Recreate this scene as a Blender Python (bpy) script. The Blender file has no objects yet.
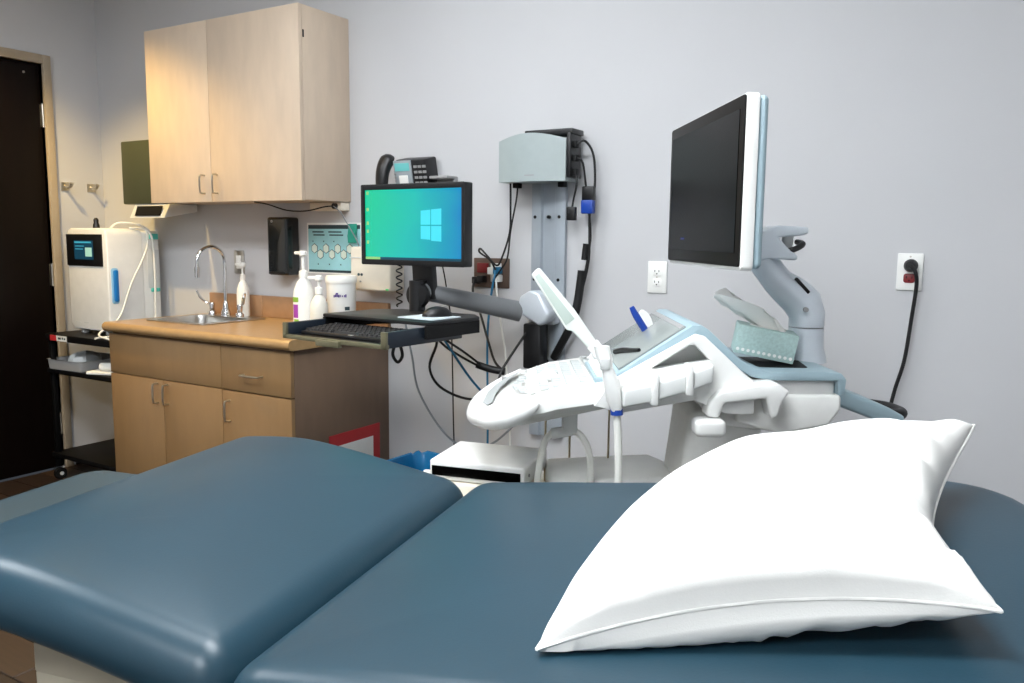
import bpy, bmesh, math, random
from mathutils import Vector, Matrix
random.seed(7)
PI = math.pi
SC = bpy.context.scene
COL = SC.collection

# ------------------------------------------------------------------ camera
def R(d): return math.radians(d)
CAM = Vector((4.3875, -2.8308, 1.2766))
YAW, PITCH, ROLL, FPX = R(31.0146), R(7.1348), R(0.5689), 822.93
fw = Vector((-math.sin(YAW)*math.cos(PITCH), math.cos(YAW)*math.cos(PITCH), -math.sin(PITCH)))
rt = Vector((math.cos(YAW), math.sin(YAW), 0)); up = rt.cross(fw)
rt2 = rt*math.cos(ROLL) + up*math.sin(ROLL); up2 = -rt*math.sin(ROLL) + up*math.cos(ROLL)
cd = bpy.data.cameras.new('camera'); cam = bpy.data.objects.new('camera', cd); COL.objects.link(cam)
cam.matrix_world = Matrix(((rt2.x, up2.x, -fw.x, CAM.x), (rt2.y, up2.y, -fw.y, CAM.y), (rt2.z, up2.z, -fw.z, CAM.z), (0, 0, 0, 1)))
cd.sensor_width = 36; cd.lens = FPX/1024*36; cd.clip_start = .01
SC.camera = cam

# ------------------------------------------------------------------ world, light, exposure
w = bpy.data.worlds.new('world'); SC.world = w; w.use_nodes = True
w.node_tree.nodes['Background'].inputs[0].default_value = (.6, .68, .8, 1)
w.node_tree.nodes['Background'].inputs[1].default_value = .05
SC.view_settings.view_transform = 'Standard'; SC.view_settings.look = 'None'
SC.view_settings.gamma = 1; SC.view_settings.use_curve_mapping = False
SC.view_settings.exposure = 0.45
TROFFERS = [(3.6, -2.1, 24), (1.6, -2.3, 16), (3.7, -4.0, 25), (2.75, -1.05, 7)]    # x, y, strength of each ceiling panel; the one farthest back is added frontal fill
DOWNLIGHTS = [(.62, -1.05, 100), (1.62, -1.15, 20)]                                      # warm recessed can over the sink; weaker one added to tint the wall
CEIL = 2.75

# ------------------------------------------------------------------ materials
def lin(c): return tuple((v/255/12.92 if v/255 <= .04045 else ((v/255+.055)/1.055)**2.4) for v in c)
MATS = {}
def mat(name, rgb, rough=.5, metal=0, var=0, scale=20, bump=0, bscale=120, stretch=None, coat=0, trans=0, alpha=1, spec=.5, sss=0, wear=None):
    if name in MATS: return MATS[name]
    m = bpy.data.materials.new(name); m.use_nodes = True; MATS[name] = m
    nt = m.node_tree; b = nt.nodes['Principled BSDF']; c = lin(rgb)
    b.inputs['Base Color'].default_value = (*c, 1); b.inputs['Roughness'].default_value = rough
    b.inputs['Metallic'].default_value = metal; b.inputs['Coat Weight'].default_value = coat
    b.inputs['Transmission Weight'].default_value = trans; b.inputs['Alpha'].default_value = alpha
    b.inputs['Specular IOR Level'].default_value = spec
    tc = nt.nodes.new('ShaderNodeTexCoord'); src = tc.outputs['Object']
    if stretch:
        mp = nt.nodes.new('ShaderNodeMapping'); mp.inputs['Scale'].default_value = stretch
        nt.links.new(src, mp.inputs[0]); src = mp.outputs[0]
    n = nt.nodes.new('ShaderNodeTexNoise'); n.inputs['Scale'].default_value = scale; n.inputs['Detail'].default_value = 5
    nt.links.new(src, n.inputs['Vector'])
    v = var or .03
    r = nt.nodes.new('ShaderNodeValToRGB'); r.color_ramp.elements[0].position = .3; r.color_ramp.elements[1].position = .7
    c2 = lin(wear) if wear else None
    r.color_ramp.elements[0].color = (*[x*(1-v) for x in c], 1) if not c2 else (*c2, 1)
    r.color_ramp.elements[1].color = (*[min(1, x*(1+v)) for x in c], 1)
    nt.links.new(n.outputs['Fac'], r.inputs[0]); nt.links.new(r.outputs[0], b.inputs['Base Color'])
    if bump:
        n2 = nt.nodes.new('ShaderNodeTexNoise'); n2.inputs['Scale'].default_value = bscale; n2.inputs['Detail'].default_value = 3
        nt.links.new(tc.outputs['Object'], n2.inputs['Vector'])
        bp = nt.nodes.new('ShaderNodeBump'); bp.inputs['Strength'].default_value = bump; bp.inputs['Distance'].default_value = .002
        nt.links.new(n2.outputs['Fac'], bp.inputs['Height']); nt.links.new(bp.outputs[0], b.inputs['Normal'])
    return m
def emit(name, rgb, s):
    if name in MATS: return MATS[name]
    m = bpy.data.materials.new(name); m.use_nodes = True; MATS[name] = m
    b = m.node_tree.nodes['Principled BSDF']
    b.inputs['Base Color'].default_value = (*[x*.3 for x in lin(rgb)], 1); b.inputs['Roughness'].default_value = .4
    b.inputs['Emission Color'].default_value = (*lin(rgb), 1); b.inputs['Emission Strength'].default_value = s
    return m
M_wall = mat('painted_wall', (194, 194, 196), .75, var=.012, scale=3, bump=.08, bscale=220)
M_ceil = mat('ceiling_tile_white', (226, 226, 222), .9, var=.03, scale=60, bump=.3, bscale=90)
M_lam = mat('maple_laminate', (202, 183, 162), .42, var=.05, scale=7, stretch=(3, 3, .8))
M_lamside = M_lam
M_base = mat('tan_laminate', (136, 106, 70), .42, var=.06, scale=7, stretch=(3, 3, .8))
M_bside = mat('shaded_tan_laminate', (112, 90, 72), .5, var=.06, scale=7, stretch=(3, 3, .8))  # tan laminate darkened: the tray's shade on the cabinet side is in the colour
M_count = mat('counter_laminate', (160, 128, 86), .32, var=.07, scale=40)
M_splash = mat('splash_laminate', (160, 124, 92), .38, var=.06, scale=30)
M_steel = mat('brushed_steel', (190, 188, 184), .28, 1, var=.05, scale=60, stretch=(1, 12, 1))
M_chrome = mat('chrome', (225, 225, 228), .07, 1)
M_nickel = mat('satin_nickel', (196, 190, 178), .3, 1)
M_white = mat('white_plastic', (236, 236, 232), .4)
M_white2 = mat('glossy_white_plastic', (232, 232, 229), .28, coat=.2)
M_cream = mat('cream_enamel', (222, 214, 198), .4)
M_tbase = mat('shaded_cream_enamel', (168, 160, 142), .45)  # cream enamel toned down, shade below the cushions put into the colour
M_bluegrey = mat('blue_grey_plastic', (150, 172, 181), .4)
M_silver = mat('silver_paint', (212, 219, 226), .3, .25)
M_grey = mat('grey_plastic', (150, 150, 150), .5)
M_lgrey = mat('light_grey_plastic', (212, 214, 212), .45)
M_black = mat('black_plastic', (14, 14, 16), .38)
M_blackm = mat('matte_black', (8, 8, 9), .6, spec=.3)
M_cart = mat('black_cart_paint', (6, 6, 7), .5, spec=.2)
M_rubber = mat('black_rubber', (8, 8, 9), .5)
M_glass = mat('dark_screen_glass', (3, 3, 3), .25, spec=.08)
M_vinyl = mat('blue_vinyl', (27, 54, 67), .36, var=.04, scale=9, bump=.05, bscale=260, spec=.4)
M_pill = mat('white_cotton', (228, 227, 223), .85, var=.01, bump=.08, bscale=500)
M_doorm = mat('espresso_door', (11, 5, 4), .45, var=.25, scale=8, stretch=(4, 4, .4), spec=.2)
M_frame = mat('door_frame_paint', (166, 152, 132), .45)
M_baseb = mat('dark_rubber_base', (26, 22, 20), .5)
M_green = mat('olive_smoked_plastic', (72, 76, 58), .35)
M_smoke = mat('smoked_dark_plastic', (22, 26, 28), .22, coat=.3)
M_blue = mat('blue_plastic', (24, 118, 190), .3)
M_dblue = mat('navy_blue_plastic', (16, 60, 150), .35)
M_teal = mat('teal_plastic', (90, 200, 190), .35)
M_cable_b = mat('blue_cable', (30, 110, 150), .45)
M_cable_g = mat('grey_cable', (130, 135, 140), .5)
M_cable_w = mat('white_cable', (228, 228, 222), .45)
M_red = mat('red_print', (178, 40, 44), .5)
M_paper = mat('paper_white', (232, 232, 228), .7)
M_purple = mat('purple_ink', (150, 60, 160), .5)
M_dpurple = mat('violet_ink', (70, 40, 130), .5)
M_lime = mat('green_ink', (130, 175, 60), .5)
M_ink = mat('dark_ink', (40, 60, 66), .6)
M_redplug = mat('red_receptacle', (120, 30, 32), .4)
M_plate_b = mat('brown_plate', (92, 74, 64), .4)
M_tissue = mat('tissue_box_print', (168, 192, 188), .6, var=.12, scale=160)

# ------------------------------------------------------------------ mesh builder
class MB:
    def __init__(s): s.bm = bmesh.new()
    def _new(s, f):
        t = bmesh.new(); f(t); me = bpy.data.meshes.new('tmp'); t.to_mesh(me); t.free(); s.bm.from_mesh(me); bpy.data.meshes.remove(me); return s
    def box(s, lo, hi, bev=0, seg=2, M=None, taper=None):
        def f(t):
            bmesh.ops.create_cube(t, size=1)
            for v in t.verts:
                v.co = Vector([lo[i] + (v.co[i]+.5)*(hi[i]-lo[i]) for i in range(3)])
            if taper:                      # scale x,y of the top face about the centre
                cx, cy = (lo[0]+hi[0])/2, (lo[1]+hi[1])/2
                for v in t.verts:
                    if v.co.z > (lo[2]+hi[2])/2: v.co.x = cx+(v.co.x-cx)*taper[0]; v.co.y = cy+(v.co.y-cy)*taper[1]
            if bev: bmesh.ops.bevel(t, geom=t.edges[:], offset=bev, segments=seg, affect='EDGES', profile=.5, clamp_overlap=True)
            if M: bmesh.ops.transform(t, matrix=M, verts=t.verts)
        return s._new(f)
    def prism(s, pts, h0, h1, axis='y', bev=0, seg=2, M=None, holes=None):
        """closed 2-D outline extruded along an axis: 'y' -> pts are (x,z); 'z' -> (x,y); 'x' -> (y,z)"""
        def co(p, h): return {'y': (p[0], h, p[1]), 'z': (p[0], p[1], h), 'x': (h, p[0], p[1])}[axis]
        def f(t):
            loops = [pts] + (holes or [])
            es = []
            for lp in loops:
                vs = [t.verts.new(co(p, h0)) for p in lp]
                es += [t.edges.new((vs[i], vs[(i+1) % len(vs)])) for i in range(len(vs))]
            if holes: bmesh.ops.triangle_fill(t, edges=es, use_beauty=True)
            else: t.faces.new([v for v in t.verts])
            r = bmesh.ops.extrude_face_region(t, geom=t.faces[:])
            d = Vector(co((0, 0), h1)) - Vector(co((0, 0), h0))
            bmesh.ops.translate(t, vec=d, verts=[g for g in r['geom'] if isinstance(g, bmesh.types.BMVert)])
            bmesh.ops.recalc_face_normals(t, faces=t.faces)
            if bev:
                ed = [e for e in t.edges if len(e.link_faces) == 2 and e.calc_face_angle(0) > .6]
                bmesh.ops.bevel(t, geom=ed, offset=bev, segments=seg, affect='EDGES', profile=.5, clamp_overlap=True)
            if M: bmesh.ops.transform(t, matrix=M, verts=t.verts)
        return s._new(f)
    def cyl(s, p, q, r0, r1=None, n=20, cap=True):
        p, q = Vector(p), Vector(q); r1 = r0 if r1 is None else r1
        return s.tube([p, q], None, n=n, radii=[r0, r1], cap=cap, smooth=False)
    def lathe(s, prof, n=24, M=None):
        def f(t):
            rings = []
            for (r, z) in prof:
                rings.append([t.verts.new((max(r, 1e-5)*math.cos(2*PI*k/n), max(r, 1e-5)*math.sin(2*PI*k/n), z)) for k in range(n)])
            for a, b in zip(rings, rings[1:]):
                for k in range(n): t.faces.new((a[k], a[(k+1) % n], b[(k+1) % n], b[k]))
            t.faces.new(rings[0][::-1]); t.faces.new(rings[-1])
            bmesh.ops.recalc_face_normals(t, faces=t.faces)
            if M: bmesh.ops.transform(t, matrix=M, verts=t.verts)
        return s._new(f)
    def tube(s, pts, r, n=10, radii=None, cap=True, smooth=True, sub=6, flat=None):
        P = [Vector(p) for p in pts]
        rr = radii or [r]*len(P)
        if smooth and len(P) > 2:
            Q, q = [], []
            for i in range(len(P)-1):
                a, b, c, d = P[max(i-1, 0)], P[i], P[i+1], P[min(i+2, len(P)-1)]
                for k in range(sub):
                    u = k/sub
                    Q.append(.5*((2*b)+(c-a)*u+(2*a-5*b+4*c-d)*u*u+(3*b-a-3*c+d)*u**3)); q.append(rr[i]*(1-u)+rr[i+1]*u)
            Q.append(P[-1]); q.append(rr[-1]); P, rr = Q, q
        def f(t):
            T = [(P[min(i+1, len(P)-1)]-P[max(i-1, 0)]).normalized() for i in range(len(P))]
            ref = Vector((0, 0, 1)) if abs(T[0].z) < .9 else Vector((1, 0, 0))
            N = T[0].cross(ref).normalized(); rings = []
            for i, p in enumerate(P):
                N = (N - T[i]*N.dot(T[i])).normalized(); B = T[i].cross(N)
                fx, fy = flat or (1, 1)
                rings.append([t.verts.new(p + rr[i]*(fx*N*math.cos(2*PI*k/n)+fy*B*math.sin(2*PI*k/n))) for k in range(n)])
            for a, b in zip(rings, rings[1:]):
                for k in range(n): t.faces.new((a[k], a[(k+1) % n], b[(k+1) % n], b[k]))
            if cap: t.faces.new(rings[0][::-1]); t.faces.new(rings[-1])
            bmesh.ops.recalc_face_normals(t, faces=t.faces)
        return s._new(f)
    def loft(s, rings, closed=True, cap=True, M=None):
        def f(t):
            V = [[t.verts.new(p) for p in r] for r in rings]
            for a, b in zip(V, V[1:]):
                m = len(a)
                for k in range(m if closed else m-1): t.faces.new((a[k], a[(k+1) % m], b[(k+1) % m], b[k]))
            if cap and closed: t.faces.new(V[0][::-1]); t.faces.new(V[-1])
            bmesh.ops.recalc_face_normals(t, faces=t.faces)
            if M: bmesh.ops.transform(t, matrix=M, verts=t.verts)
        return s._new(f)
    def build(s, name, m, parent=None, smooth=35, label=None):
        me = bpy.data.meshes.new(name); s.bm.to_mesh(me); s.bm.free()
        me.materials.append(m)
        if smooth:
            for p in me.polygons: p.use_smooth = True
            me.set_sharp_from_angle(angle=R(smooth))
        o = bpy.data.objects.new(name, me); COL.objects.link(o)
        if parent: o.parent = parent
        if label: o['label'] = label
        return o
def tag(o, label, cat, group=None, kind=None):
    o['label'] = label; o['category'] = cat
    if group: o['group'] = group
    if kind: o['kind'] = kind
    return o
def struct(o, label=None):
    o['kind'] = 'structure'
    if label: o['label'] = label
    return o
def empty(name, loc, rz=0, label=None, cat=None, group=None):
    o = bpy.data.objects.new(name, None); COL.objects.link(o); o.location = loc; o.rotation_euler = (0, 0, rz); o.empty_display_size = .05
    if label: tag(o, label, cat, group)
    return o
def text(name, body, size, M, m, parent=None, align='CENTER', ext=.0004, label=None):
    cu = bpy.data.curves.new('t', 'FONT'); cu.body = body; cu.size = size; cu.extrude = ext; cu.align_x = align; cu.align_y = 'CENTER'; cu.resolution_u = 2
    t = bpy.data.objects.new('t', cu); COL.objects.link(t)
    me = bpy.data.meshes.new_from_object(t.evaluated_get(bpy.context.evaluated_depsgraph_get()))
    bpy.data.objects.remove(t); bpy.data.curves.remove(cu)
    me.transform(M); me.materials.clear(); me.materials.append(m)
    o = bpy.data.objects.new(name, me); COL.objects.link(o)
    if parent: o.parent = parent
    if label: o['label'] = label
    return o
def T(x, y, z): return Matrix.Translation((x, y, z))
def RX(d): return Matrix.Rotation(R(d), 4, 'X')
def RY(d): return Matrix.Rotation(R(d), 4, 'Y')
def RZ(d): return Matrix.Rotation(R(d), 4, 'Z')
def at(x, y, z, fy=-1): return T(x, y, z) @ RX(90)         # text plane facing -y
def rrect(x0, x1, y0, y1, r, n=6):
    o = []
    for cx, cy, a in ((x1-r, y0+r, -90), (x1-r, y1-r, 0), (x0+r, y1-r, 90), (x0+r, y0+r, 180)):
        for k in range(n+1): o.append((cx+r*math.cos(R(a+90*k/n)), cy+r*math.sin(R(a+90*k/n))))
    return o

# ------------------------------------------------------------------ the room
XW, YF = 5.7, -4.6
fl = struct(MB().box((0, YF, -.12), (XW, 0, -.012)).build('floor', M_blackm, smooth=0))
plm = []
for k, c in enumerate(((38, 27, 21), (46, 33, 25), (30, 22, 17), (53, 39, 29))):
    plm.append(mat('wood_plank_%d' % k, c, .45, var=.22, scale=9, stretch=(1, 9, 1)))
meshes = []
for k in range(4):
    o = MB().box((.0015, .0015, -.012), (1.1985, .1485, 0), .002, 1).build('plank', plm[k], smooth=0); meshes.append(o.data); bpy.data.objects.remove(o)
row = 0; y = -.15
while y > YF-.1:
    x = -.4*(row % 3)
    while x < XW:
        x0, x1 = max(x, 0), min(x+1.2, XW)
        o = bpy.data.objects.new('plank', meshes[random.randrange(4)]); COL.objects.link(o); o.parent = fl
        o.location = (x0, max(y, YF), 0); o.scale = ((x1-x0)/1.2, 1 if y >= YF else (y+.15-YF)/.15, 1)
        x += 1.2
    y -= .15; row += 1
struct(MB().box((-.12, 0, -.12), (XW, .12, CEIL+.1)).build('wall_back', M_wall, smooth=0))
DY0, DY1, DZ = -.311, -1.25, 2.152          # door opening in the left wall
wl = MB().box((-.12, DY0, -.12), (0, 0, CEIL+.1)).box((-.12, YF, -.12), (0, DY1, CEIL+.1)).box((-.12, DY1, DZ), (0, DY0, CEIL+.1))
struct(wl.build('wall_left', M_wall, smooth=0))
struct(MB().box((XW, YF, -.12), (XW+.12, .12, CEIL+.1)).build('wall_right', M_wall, smooth=0))
struct(MB().box((-.12, YF-.12, -.12), (XW+.12, YF, CEIL+.1)).build('wall_front', M_wall, smooth=0))
struct(MB().box((0, YF, CEIL), (XW, 0, CEIL+.1)).build('ceiling', M_ceil, smooth=0))
struct(MB().box((.0, -.012, 0), (XW, 0, .1), .003).build('baseboard_back', M_baseb))
struct(MB().box((0, DY0+.062, 0), (.012, -.012, .1), .003).build('baseboard_left', M_baseb))
# door with hinges, frame
d = struct(MB().box((-.06, DY1+.004, .006), (-.016, DY0-.004, DZ-.004), .002).build('door_1', M_doorm), 'dark espresso wooden door in the left wall')
for z in (1.89, 1.06, .25):
    h = MB().cyl((-.002, DY0-.004, z-.06), (-.002, DY0-.004, z+.06), .009, n=12)
    h.box((-.017, DY0-.012, z-.058), (-.0145, DY0, z+.058)); h.build('hinge', M_nickel, d)
hb = MB().lathe([(.026, 0), (.026, .008), (.011, .01), (.011, .05)], 20, T(-.016, DY1+.07, 1.0) @ RY(90)).tube([(.03, DY1+.07, 1.0), (.036, DY1+.1, 1.0), (.036, DY1+.19, .998)], .009)
hb.build('door_handle', M_nickel, d)
MB().cyl((-.017, DY0-.085, 2.1), (-.012, DY0-.085, 2.1), .006, n=10).build('door_glint', M_nickel, d)  # tiny nickel disc standing in for a highlight on the dark door
tr = MB().box((-.1, DY0, 0), (.018, DY0+.042, DZ+.046), .004).box((-.1, DY1-.042, 0), (.018, DY1, DZ+.046), .004).box((-.1, DY1, DZ), (.018, DY0, DZ+.046), .004)
struct(tr.build('trim_1', M_frame))

# ------------------------------------------------------------------ ceiling lights
M_troff = []
for k, (x, y, s) in enumerate(TROFFERS):
    t = empty('ceiling_light', (x, y, CEIL), 0, ['white flat ceiling light panel above the exam table', 'white flat ceiling light panel nearest the door side of the room', 'added frontal fill panel in the ceiling farthest behind the exam table', 'white flat ceiling light panel nearest the computer wall'][k], 'ceiling light', 'ceiling light panels')
    MB().prism(rrect(-.62, .62, -.32, .32, .01, 2), -.03, -.001, 'z', holes=[rrect(-.58, .58, -.28, .28, .005, 2)[::-1]]).build('frame', M_white, t)
    MB().box((-.58, -.28, -.02), (.58, .28, -.012)).build('diffuser', emit('light_diffuser_%d' % k, (246, 251, 255), s), t, smooth=0)
for k, (x, y, s) in enumerate(DOWNLIGHTS):
    t = empty('recessed_downlight', (x, y, CEIL), 0, ['round warm recessed downlight in the ceiling over the sink', 'added warm ceiling spot tinting the wall before the drawer cabinet'][k], 'ceiling light', 'recessed downlights')
    MB().lathe([(.07, -.001), (.085, -.001), (.085, -.012), (.07, -.012), (.07, -.001)], 28).build('trim_ring', M_white, t)
    ld = bpy.data.lights.new('downlight_lamp', 'SPOT'); ld.energy = s; ld.color = (1, .68, .23); ld.spot_size = R(116); ld.spot_blend = [.5, 1][k]; ld.shadow_soft_size = .035
    lo = bpy.data.objects.new('downlight_lamp', ld); COL.objects.link(lo); lo.parent = t; lo.location = (0, 0, -.04)

# ------------------------------------------------------------------ upper cabinet
UX0, UXM, UX1, UD, UZ0, UZ1 = .8425, 1.2771, 1.8368, .302, 1.4314, 2.2186
def pull(parent, p, axis, L=.075, m=M_nickel, out=-1):
    a = Vector((1, 0, 0)) if axis == 'x' else Vector((0, 0, 1)); p = Vector(p); o = Vector((0, out*.028, 0))
    b = MB().tube([p-a*L/2, p-a*L/2+o*.7, p-a*L*.38+o, p+a*L*.38+o, p+a*L/2+o*.7, p+a*L/2], .0042, n=8, sub=4)
    return b.build('handle', m, parent)
uc = empty('wall_cabinet', (0, 0, 0), 0, 'beige laminate wall cabinet with two doors above the sink', 'cabinet')
MB().box((UX0, -UD+.02, UZ0), (UX1, -.001, UZ1), .0015).build('body', M_lam, uc)
for x0, x1, hx in ((UX0, UXM-.0015, UXM-.045), (UXM+.0015, UX1-.0005, UXM+.04)):
    dd = MB().box((x0, -UD, UZ0-.004), (x1, -UD+.0185, UZ1), .0015).build('door', M_lam, uc)
    pull(dd, (hx, -UD, UZ0+.075), 'z', .08)
MB().box((UX1-.001, -UD+.022, UZ1-.13), (UX1+.0015, -UD+.03, UZ1-.1)).build('hinge', M_blackm, uc)

# ------------------------------------------------------------------ base cabinets, counter, sink
BX0, BXM, BX1, BXE, BF, CT = .895, 1.2675, 1.648, 2.044, -.5866, .883
sb = empty('sink_base_cabinet', (0, 0, 0), 0, 'tan laminate base cabinet with two doors and a plain panel under the sink', 'cabinet')
MB().box((BX0, BF+.02, .1), (BX0+.018, -.001, CT-.045)).box((BX1-.0185, BF+.02, .1), (BX1-.0005, -.001, CT-.045)).box((BX0+.018, BF+.02, .1), (BX1-.0185, -.001, .118)).box((BX0+.018, -.012, .118), (BX1-.0185, -.001, CT-.045)).box((BX0+.018, BF+.02, .118), (BX1-.0185, BF+.03, CT-.045)).box((BX0+.01, BF+.07, 0), (BX1-.0005, -.001, .1)).build('body', M_base, sb)
MB().box((BX0, BF, .653), (BX1-.002, BF+.019, CT-.052), .0015).build('false_front', M_base, sb)
for x0, x1, hx in ((BX0, BXM-.0015, BXM-.035), (BXM+.0015, BX1-.002, BXM+.033)):
    dd = MB().box((x0, BF, .105), (x1, BF+.019, .649), .0015).build('door', M_base, sb); pull(dd, (hx, BF, .59), 'z', .085)
db = empty('drawer_base_cabinet', (0, 0, 0), 0, 'tan laminate base cabinet with one drawer above one door', 'cabinet')
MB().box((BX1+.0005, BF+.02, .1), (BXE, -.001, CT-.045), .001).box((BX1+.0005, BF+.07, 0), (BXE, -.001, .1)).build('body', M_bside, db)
dr = MB().box((BX1+.001, BF, .653), (BXE, BF+.019, CT-.052), .0015).build('drawer', M_base, db); pull(dr, (1.836, BF, .723), 'x', .105)
dd = MB().box((BX1+.001, BF, .105), (BXE, BF+.019, .647), .0015).build('door', M_base, db); pull(dd, (BX1+.045, BF, .565), 'z', .085)
SX0, SX1, SY0, SY1 = .955, 1.375, -.455, -.075
prof = [(-.0, CT), (-.585, CT)] + [(-.593+.0-.021*math.sin(R(a)), CT-.021+.021*math.cos(R(a))) for a in range(0, 181, 15)] + [(-.585, CT-.042), (0, CT-.042)]
ct = empty('countertop', (0, 0, 0), 0, 'tan laminate countertop with rolled front edge and low backsplash', 'countertop')
cm = MB()
cm.prism(prof, .885, SX0+.02, 'x').prism(prof, SX1-.02, 2.0645, 'x')
pf = [(SY0+.02, CT), (-.585, CT)] + prof[2:-2] + [(-.585, CT-.042), (SY0+.02, CT-.042)]
cm.prism(pf, SX0+.02, SX1-.02, 'x').box((SX0+.02, SY1-.02, CT-.042), (SX1-.02, 0, CT))
cm.build('top', M_count, ct)
MB().box((.885, -.022, CT), (1.27, -.0005, CT+.105), .004).box((1.2705, -.022, CT), (2.06, -.0005, CT+.105), .004).build('backsplash', M_splash, ct)
sk = empty('kitchen_sink', (0, 0, 0), 0, 'stainless steel drop-in sink set into the tan counter', 'sink')
MB().prism(rrect(SX0, SX1, SY0, SY1, .04), CT+.0005, CT+.005, 'z', holes=[rrect(SX0+.03, SX1-.03, SY0+.03, SY1-.075, .05)[::-1]]).build('rim', M_steel, sk)
rings = []
for ins, z in ((.03, CT+.004), (.033, CT-.01), (.036, CT-.13), (.05, CT-.155), (.08, CT-.165)):
    rings.append([(x, y, z) for x, y in rrect(SX0+ins, SX1-ins, SY0+ins, SY1-.045-ins, .05)])
MB().loft(rings, cap=False).prism(rrect(SX0+.08, SX1-.08, SY0+.08, SY1-.125, .05), CT-.168, CT-.164, 'z').build('basin', M_steel, sk)
MB().lathe([(.03, 0), (.034, .002), (.034, .004), (.012, .005)], 20, T((SX0+SX1)/2, (SY0+SY1-.045)/2, CT-.164)).build('drain', M_chrome, sk)
fa = empty('faucet', (1.115, -.11, CT+.005), 0, 'chrome gooseneck faucet with two blade handles behind the sink', 'faucet')
MB().lathe([(.024, 0), (.022, .02), (.015, .035), (.013, .06), (.009, .07)], 20).build('base', M_chrome, fa)
MB().tube([(0, 0, .04), (0, 0, .15), (0, 0, .27), (-.005, -.02, .315), (-.01, -.065, .335), (-.018, -.115, .318), (-.02, -.14, .28), (-.021, -.143, .235)], .0085, n=14).build('spout', M_chrome, fa)
MB().cyl((-.021, -.143, .24), (-.021, -.143, .19), .0125, .011).build('aerator', M_chrome, fa)
for s in (-1, 1):
    hb = MB().lathe([(.02, 0), (.019, .012), (.012, .022), (.014, .05), (.011, .06)], 18, T(.1*s, 0, 0))
    hb.tube([(.1*s, 0, .05), (.1*s+.03*s, -.01, .06), (.1*s+.055*s, -.025, .085), (.1*s+.072*s, -.03, .118)], 0, radii=[.008, .007, .009, .006], n=10, flat=(1, .6))
    hb.build('handle', M_chrome, fa)

# ------------------------------------------------------------------ dispensers and fixtures on the back wall
td = empty('paper_towel_dispenser', (0, 0, 0), 0, 'olive green paper towel dispenser with grey lip left of wall cabinet', 'dispenser')
MB().box((.47, -.2, 1.43), (.815, -.001, 1.745), .008).build('cover', M_green, td)
MB().prism([(-.19, 1.43), (-.225, 1.36), (-.03, 1.395), (-.03, 1.43)], .555, .83, 'x', .003).build('tray', M_lgrey, td)
MB().prism([(-.205, 1.4195), (-.221, 1.371), (-.2265, 1.371), (-.2095, 1.4195)], .6, .795, 'x').build('slot', M_blackm, td)
st = empty('smoked_soap_dispenser', (0, 0, 0), 0, 'dark smoked wall dispenser between wall cabinet and backsplash', 'dispenser')
MB().prism(rrect(1.385, 1.515, 1.095, 1.365, .012), -.085, -.001, 'y', .012, 3).build('cover', M_smoke, st)
MB().box((1.395, -.088, 1.10), (1.505, -.0845, 1.112), .001).build('lip', M_black, st)
MB().cyl((1.42, -.0845, 1.345), (1.42, -.087, 1.345), .006, n=12).build('lock', M_grey, st)
def plate(name, x, z, label, group, w=.073, h=.114, m=M_white):
    e = empty(name, (x, 0, z), 0, label, 'wall plate', group)
    MB().box((-w/2, -.007, -h/2), (w/2, -.0005, h/2), .003).build('cover_plate', m, e); return e
def receptacle(e, dz, m=M_white, dx=0):
    o = MB().prism(rrect(dx-.0165, dx+.0165, dz-.0145, dz+.0145, .008, 4), -.0095, -.0065, 'y', .001).build('receptacle', m, e)
    s = MB().box((dx-.009, -.0099, dz-.001), (dx-.0065, -.0094, dz+.007)).box((dx+.0065, -.0099, dz-.001), (dx+.009, -.0094, dz+.006)).cyl((dx, -.0099, dz-.007), (dx, -.0094, dz-.007), .0025, n=8)
    s.build('slots', M_blackm, o)
e = plate('light_switch', 1.098, 1.147, 'steel switch plate with white rocker between faucet and dark dispenser', None, m=M_steel)
MB().box((-.016, -.012, -.033), (.016, -.006, .033), .002).build('rocker', M_white, e)
e = plate('wall_outlet', 3.2985, 1.143, 'white double wall outlet with nothing plugged in beside the big black monitor', None); receptacle(e, .0195); receptacle(e, -.0195)
MB().cyl((0, -.008, 0), (0, -.006, 0), .003, n=10).build('screw', M_nickel, e)
e = plate('wall_outlet', 4.1235, 1.186, 'white wall outlet with red sockets and a black plug at right', None); receptacle(e, .0195, M_redplug); receptacle(e, -.0195, M_redplug)
MB().cyl((0, -.008, .047), (0, -.006, .047), .003, n=10).build('screw', M_nickel, e)
pc = empty('power_cable', (4.1235, 0, 1.2), 0, 'black power cord hanging from the red socketed outlet at right', 'cord')
MB().lathe([(.018, 0), (.02, .006), (.02, .02), (.013, .034)], 18, T(0.004, -.0105, .006) @ RX(90)).build('plug', M_rubber, pc)
MB().tube([(.004, -.04, .006), (.013, -.047, .0), (.022, -.045, -.022), (.024, -.035, -.06), (.016, -.03, -.16), (.004, -.03, -.29), (-.02, -.03, -.4), (-.04, -.04, -.56), (-.05, -.06, -.9), (-.1, -.15, -1.19), (-.3, -.35, -1.194)], .0058, n=10).build('cable', M_rubber, pc)
# coat hooks on the left wall
for k, (y, lab) in enumerate(((-.222, 'satin nickel coat hook on left wall nearer the door frame'), (-.075, 'satin nickel coat hook on left wall nearer the room corner'))):
    e = empty('coat_hook', (0, y, 1.53), 0, lab, 'coat hook', 'coat hooks')
    MB().box((.0005, -.022, -.022), (.006, .022, .022), .002).build('base_plate', M_nickel, e)
    MB().tube([(.005, 0, .004), (.03, 0, -.004), (.055, 0, .0), (.066, 0, .016)], 0, radii=[.009, .008, .008, .011], n=12).build('hook', M_nickel, e)

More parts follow.
